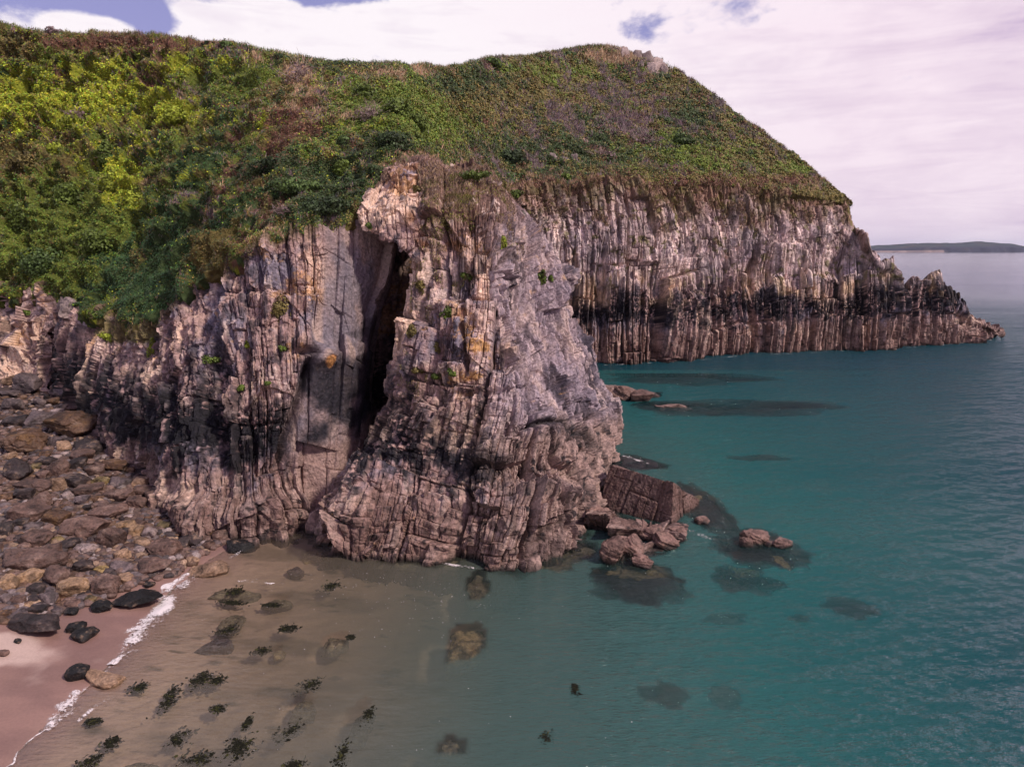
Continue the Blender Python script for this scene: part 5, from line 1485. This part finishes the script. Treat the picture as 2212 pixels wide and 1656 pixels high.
# drifting specks
for q in range(230):
    if q < 130: x = rr_.gauss(860, 130); y = 1240 + abs(rr_.gauss(0, 60)) + (x - 860) * .1; y = max(y, 1215)
    elif q < 190: x = rr_.gauss(1230, 50); y = rr_.gauss(1185, 18)
    else: x = rr_.uniform(400, 1400); y = rr_.uniform(1250, 1640)
    p = W(x, y, None, .03); r = rr_.uniform(.008, .02)
    a = np.arange(6) * math.pi / 3; v = np.stack([p[0] + r * np.cos(a) * rr_.uniform(.8, 1.8), p[1] + r * np.sin(a), np.full(6, .03)], 1)
    FV.append(v); FFc.append(np.array([[0, 1, 2, 3], [0, 3, 4, 5]]) + foff); foff += 6; FCV.append(np.full(6, 3.0))
me = new_mesh('foam', np.concatenate(FV), np.concatenate(FFc), None, {'cov': np.concatenate(FCV)}, mf, flat=False)
o = link('foam', me); tag(o, 'white surf foam along the sand edge and floating specks', 'foam', kind='stuff')
print('water', time.time() - T0)

# ------------------------------------------------------------ DISTANT ISLAND
IY = 9000.0
ip = [(1780, 536), (1868, 531), (1900, 530.5), (1960, 526.5), (2010, 524.5), (2060, 525), (2100, 522.5), (2125, 521.5), (2165, 524.5), (2190, 527), (2203, 534), (2210, 541)]
ipx = np.linspace(1780, 2210, 260); ipy = np.interp(ipx, [a for a, b_ in ip], [b_ for a, b_ in ip])
zt = np.array([W(a, b_, IY)[2] for a, b_ in zip(ipx, ipy)]); zt = np.maximum(zt, 1)
xx = np.array([W(a, 541, IY)[0] for a in ipx])
prof = [(-500, -4), (-480, .0), (-440, .45), (-250, .72), (0, 1.0), (400, .9), (900, 0)]
G = np.zeros((len(prof) * 6, len(ipx), 3)); pv = np.interp(np.linspace(0, len(prof) - 1, len(prof) * 6), np.arange(len(prof)), [a for a, b_ in prof]); ph = np.interp(np.linspace(0, len(prof) - 1, len(prof) * 6), np.arange(len(prof)), [max(b_, -.1) for a, b_ in prof])
G[..., 0] = xx[None]; G[..., 1] = IY + pv[:, None] + 70 * fbm(np.stack([xx / 1000, xx * 0, xx * 0], 1), 5, 3)[None]; G[..., 2] = zt[None] * ph[:, None]
G[..., 2] += 6 * fbm(G / 100, .8, 3) * (ph[:, None] > .3)
c = np.zeros(G.shape, np.float32) + C_(.022, .034, .030)
c = mixc(c, C_(.018, .018, .03), (ph[:, None] * np.ones_like(xx)[None] < .6).astype(float))
c = mixc(c, C_(.05, .04, .03), smooth(.1, .6, fbm(G / 100, .7, 3, 5)))
c = mixc(c, C_(.25, .18, .16), ((ph[:, None] < .22) & (xx[None] < W(1990, 541, IY)[0])).astype(float))
me = new_mesh('island', G, grid_faces(*G.shape[:2]), c, None, M_SOIL, flat=False)
o = link('island', me); tag(o, 'low dark island on the right horizon', 'island', kind='structure')

# ------------------------------------------------------------ WORLD
w = bpy.data.worlds.new('World'); scene.world = w; w.use_nodes = True
nt = w.node_tree; N = nt.nodes; L = nt.links; N.clear()
out = N.new('ShaderNodeOutputWorld')
SUN_AZ, SUN_EL = math.radians(120), math.radians(44)      # clockwise from +Y
sky = N.new('ShaderNodeTexSky'); sky.sky_type = 'NISHITA'; sky.sun_disc = False; sky.sun_elevation = SUN_EL; sky.sun_rotation = SUN_AZ
bg = N.new('ShaderNodeBackground'); bg.inputs['Strength'].default_value = .10
tint = N.new('ShaderNodeMix'); tint.data_type = 'RGBA'; tint.blend_type = 'MULTIPLY'; tint.inputs[0].default_value = 1
L.new(sky.outputs[0], tint.inputs[6]); tint.inputs[7].default_value = (1.5, 1.0, 1.05, 1); L.new(tint.outputs[2], bg.inputs['Color'])
tcw = N.new('ShaderNodeTexCoord'); sep = N.new('ShaderNodeSeparateXYZ'); L.new(tcw.outputs['Generated'], sep.inputs[0])
az = math_('MULTIPLY', math_('ARCTAN2', sep.outputs[0], sep.outputs[1]), 57.2958)
el = math_('MULTIPLY', math_('ARCSINE', sep.outputs[2]), 57.2958)
def comb(a, b_, c_=0.0):
    q = N.new('ShaderNodeCombineXYZ')
    for k, v in enumerate((a, b_, c_)):
        if isinstance(v, (int, float)): q.inputs[k].default_value = v
        else: L.new(v, q.inputs[k])
    return q.outputs[0]
def wn(vec, sc_, det, ro=.55, dist=0):
    q = N.new('ShaderNodeTexNoise'); q.inputs['Scale'].default_value = sc_; q.inputs['Detail'].default_value = det; q.inputs['Roughness'].default_value = ro; q.inputs['Distortion'].default_value = dist
    L.new(vec, q.inputs['Vector']); return q.outputs['Fac']
v1 = comb(az, math_('MULTIPLY', el, 1.6)); v2 = comb(math_('MULTIPLY', az, .35), math_('MULTIPLY', el, 2.6)); v3 = comb(math_('MULTIPLY', az, .30), math_('MULTIPLY', el, 2.2), 4.0)
nA = wn(v1, .16, 8, .6, .3); nB = wn(v2, .14, 5, .5); nC = wn(v3, .35, 6, .6, .5); nD = wn(v1, .55, 5, .55)
def px2ae(px, py):
    d = ray(px, py); d /= np.linalg.norm(d); return math.degrees(math.atan2(d[0], d[1])), math.degrees(math.asin(d[2]))
tot = None
for (px, py, rx, ry, a) in [(180, 15, 190, 34, 1.5), (20, 40, 60, 26, .8), (325, 55, 36, 60, 1.2), (450, 0, 60, 16, 1.0), (672, -8, 60, 22, 1.4), (790, -14, 60, 20, 1.2), (1420, 60, 120, 34, .66), (1600, 35, 60, 40, .52), (1010, 15, 60, 18, .35), (1300, -10, 120, 24, .4),
                            (200, 58, 120, 22, -1.3), (500, 50, 110, 34, -1.0)]:
    a_, e_ = px2ae(px, py); sx = rx / 25.0; sy = ry / 25.0
    g = math_('EXPONENT', math_('MULTIPLY', math_('ADD', math_('POWER', math_('ABSOLUTE', math_('DIVIDE', math_('SUBTRACT', az, a_), sx)), 2.0), math_('POWER', math_('ABSOLUTE', math_('DIVIDE', math_('SUBTRACT', el, e_), sy)), 2.0)), -1.0))
    g = math_('MULTIPLY', g, a)
    tot = g if tot is None else math_('ADD', tot, g)
# patchy blue high overhead, behind the picture
hi_ = math_('ADD', math_('MINIMUM', math_('MULTIPLY', math_('MAXIMUM', math_('SUBTRACT', el, 24), 0.0), .03), .75), math_('MINIMUM', math_('MULTIPLY', math_('MAXIMUM', math_('SUBTRACT', math_('ABSOLUTE', az), 55), 0.0), .015), .4))
tot = math_('ADD', tot, hi_)
blue = math_('ADD', tot, math_('MULTIPLY', math_('SUBTRACT', nA, .5), 2.6)); blue = math_('ADD', blue, math_('MULTIPLY', math_('SUBTRACT', nD, .5), .8))
mrb = N.new('ShaderNodeMapRange'); mrb.interpolation_type = 'SMOOTHSTEP'; L.new(blue, mrb.inputs[0]); mrb.inputs[1].default_value = .38; mrb.inputs[2].default_value = .95
rampc = N.new('ShaderNodeValToRGB'); e = rampc.color_ramp.elements
e[0].position = .34; e[0].color = (.60, .50, .68, 1); e[1].position = .60; e[1].color = (.97, .90, .94, 1); q = e.new(.45); q.color = (.82, .73, .82, 1)
rside = math_('MULTIPLY', math_('MAXIMUM', math_('ADD', az, -2.0), 0.0), -.0035)
L.new(math_('ADD', math_('ADD', math_('ADD', math_('MULTIPLY', nB, .3), math_('MULTIPLY', nC, .4)), math_('MULTIPLY', nA, .3)), math_('ADD', rside, .12)), rampc.inputs[0])
em = N.new('ShaderNodeBackground'); pk = N.new('ShaderNodeMix'); pk.data_type = 'RGBA'; pk.blend_type = 'MULTIPLY'
L.new(math_('MINIMUM', math_('MULTIPLY', math_('MAXIMUM', math_('ADD', az, math_('MULTIPLY', nB, 14.0)), 0.0), .03), 1.0), pk.inputs[0]); L.new(rampc.outputs[0], pk.inputs[6]); pk.inputs[7].default_value = (.96, .88, .93, 1)
L.new(pk.outputs[2], em.inputs['Color']); em.inputs['Strength'].default_value = 1.0
# thin violet veil over the blue
bgv = N.new('ShaderNodeBackground'); bgv.inputs['Color'].default_value = (.30, .30, .66, 1); bgv.inputs['Strength'].default_value = 1
veil = N.new('ShaderNodeMixShader'); veil.inputs[0].default_value = .55; L.new(bg.outputs[0], veil.inputs[1]); L.new(bgv.outputs[0], veil.inputs[2])
mixw = N.new('ShaderNodeMixShader'); L.new(mrb.outputs[0], mixw.inputs[0]); L.new(em.outputs[0], mixw.inputs[1]); L.new(veil.outputs[0], mixw.inputs[2])
L.new(mixw.outputs[0], out.inputs['Surface'])

sd = bpy.data.lights.new('sun', 'SUN'); sd.energy = 3.8; sd.angle = math.radians(6); sd.color = (1, .89, .79)
so = bpy.data.objects.new('sun', sd); col.objects.link(so)
dirv = Vector((math.sin(SUN_AZ) * math.cos(SUN_EL), math.cos(SUN_AZ) * math.cos(SUN_EL), math.sin(SUN_EL)))
so.rotation_euler = dirv.to_track_quat('Z', 'Y').to_euler()

hz_ = bpy.data.materials.new('haze_air'); hz_.use_nodes = True
_nt = hz_.node_tree; _nt.nodes.remove(_nt.nodes['Principled BSDF'])
_v = _nt.nodes.new('ShaderNodeVolumePrincipled'); _v.inputs['Color'].default_value = (.72, .78, 1.0, 1); _v.inputs['Density'].default_value = 2.4e-5; _v.inputs['Anisotropy'].default_value = .2
_nt.links.new(_v.outputs[0], _nt.nodes['Material Output'].inputs['Volume'])
x0, x1, y0, y1, z0, z1 = -56000, 56000, -4000, 31000, -9.8, 420
hv = np.array([[x, y, z] for z in (z0, z1) for y in (y0, y1) for x in (x0, x1)], float)
hf = np.array([[0, 2, 3, 1], [4, 5, 7, 6], [0, 1, 5, 4], [2, 6, 7, 3], [0, 4, 6, 2], [1, 3, 7, 5]])
me = new_mesh('haze', hv, hf, None, None, hz_); o = link('haze', me); tag(o, 'thin pale sea haze over the far water', 'haze', kind='stuff')

# ------------------------------------------------------------ CAMERA
cd = bpy.data.cameras.new('camera'); co = bpy.data.objects.new('camera', cd); col.objects.link(co)
cd.sensor_width = 36; cd.lens = F / 2212 * 36; cd.clip_start = .5; cd.clip_end = 100000
co.location = (0, 0, H); co.rotation_euler = (math.radians(90) - PITCH, 0, 0)
scene.camera = co
scene.view_settings.view_transform = 'Standard'; scene.view_settings.look = 'None'; scene.view_settings.exposure = 0.06; scene.view_settings.gamma = 1
scene.cycles.use_denoising = True
scene.cycles.max_bounces = 5; scene.cycles.diffuse_bounces = 2; scene.cycles.glossy_bounces = 2; scene.cycles.transparent_max_bounces = 20
scene.cycles.caustics_reflective = False; scene.cycles.caustics_refractive = False
print('done', time.time() - T0)
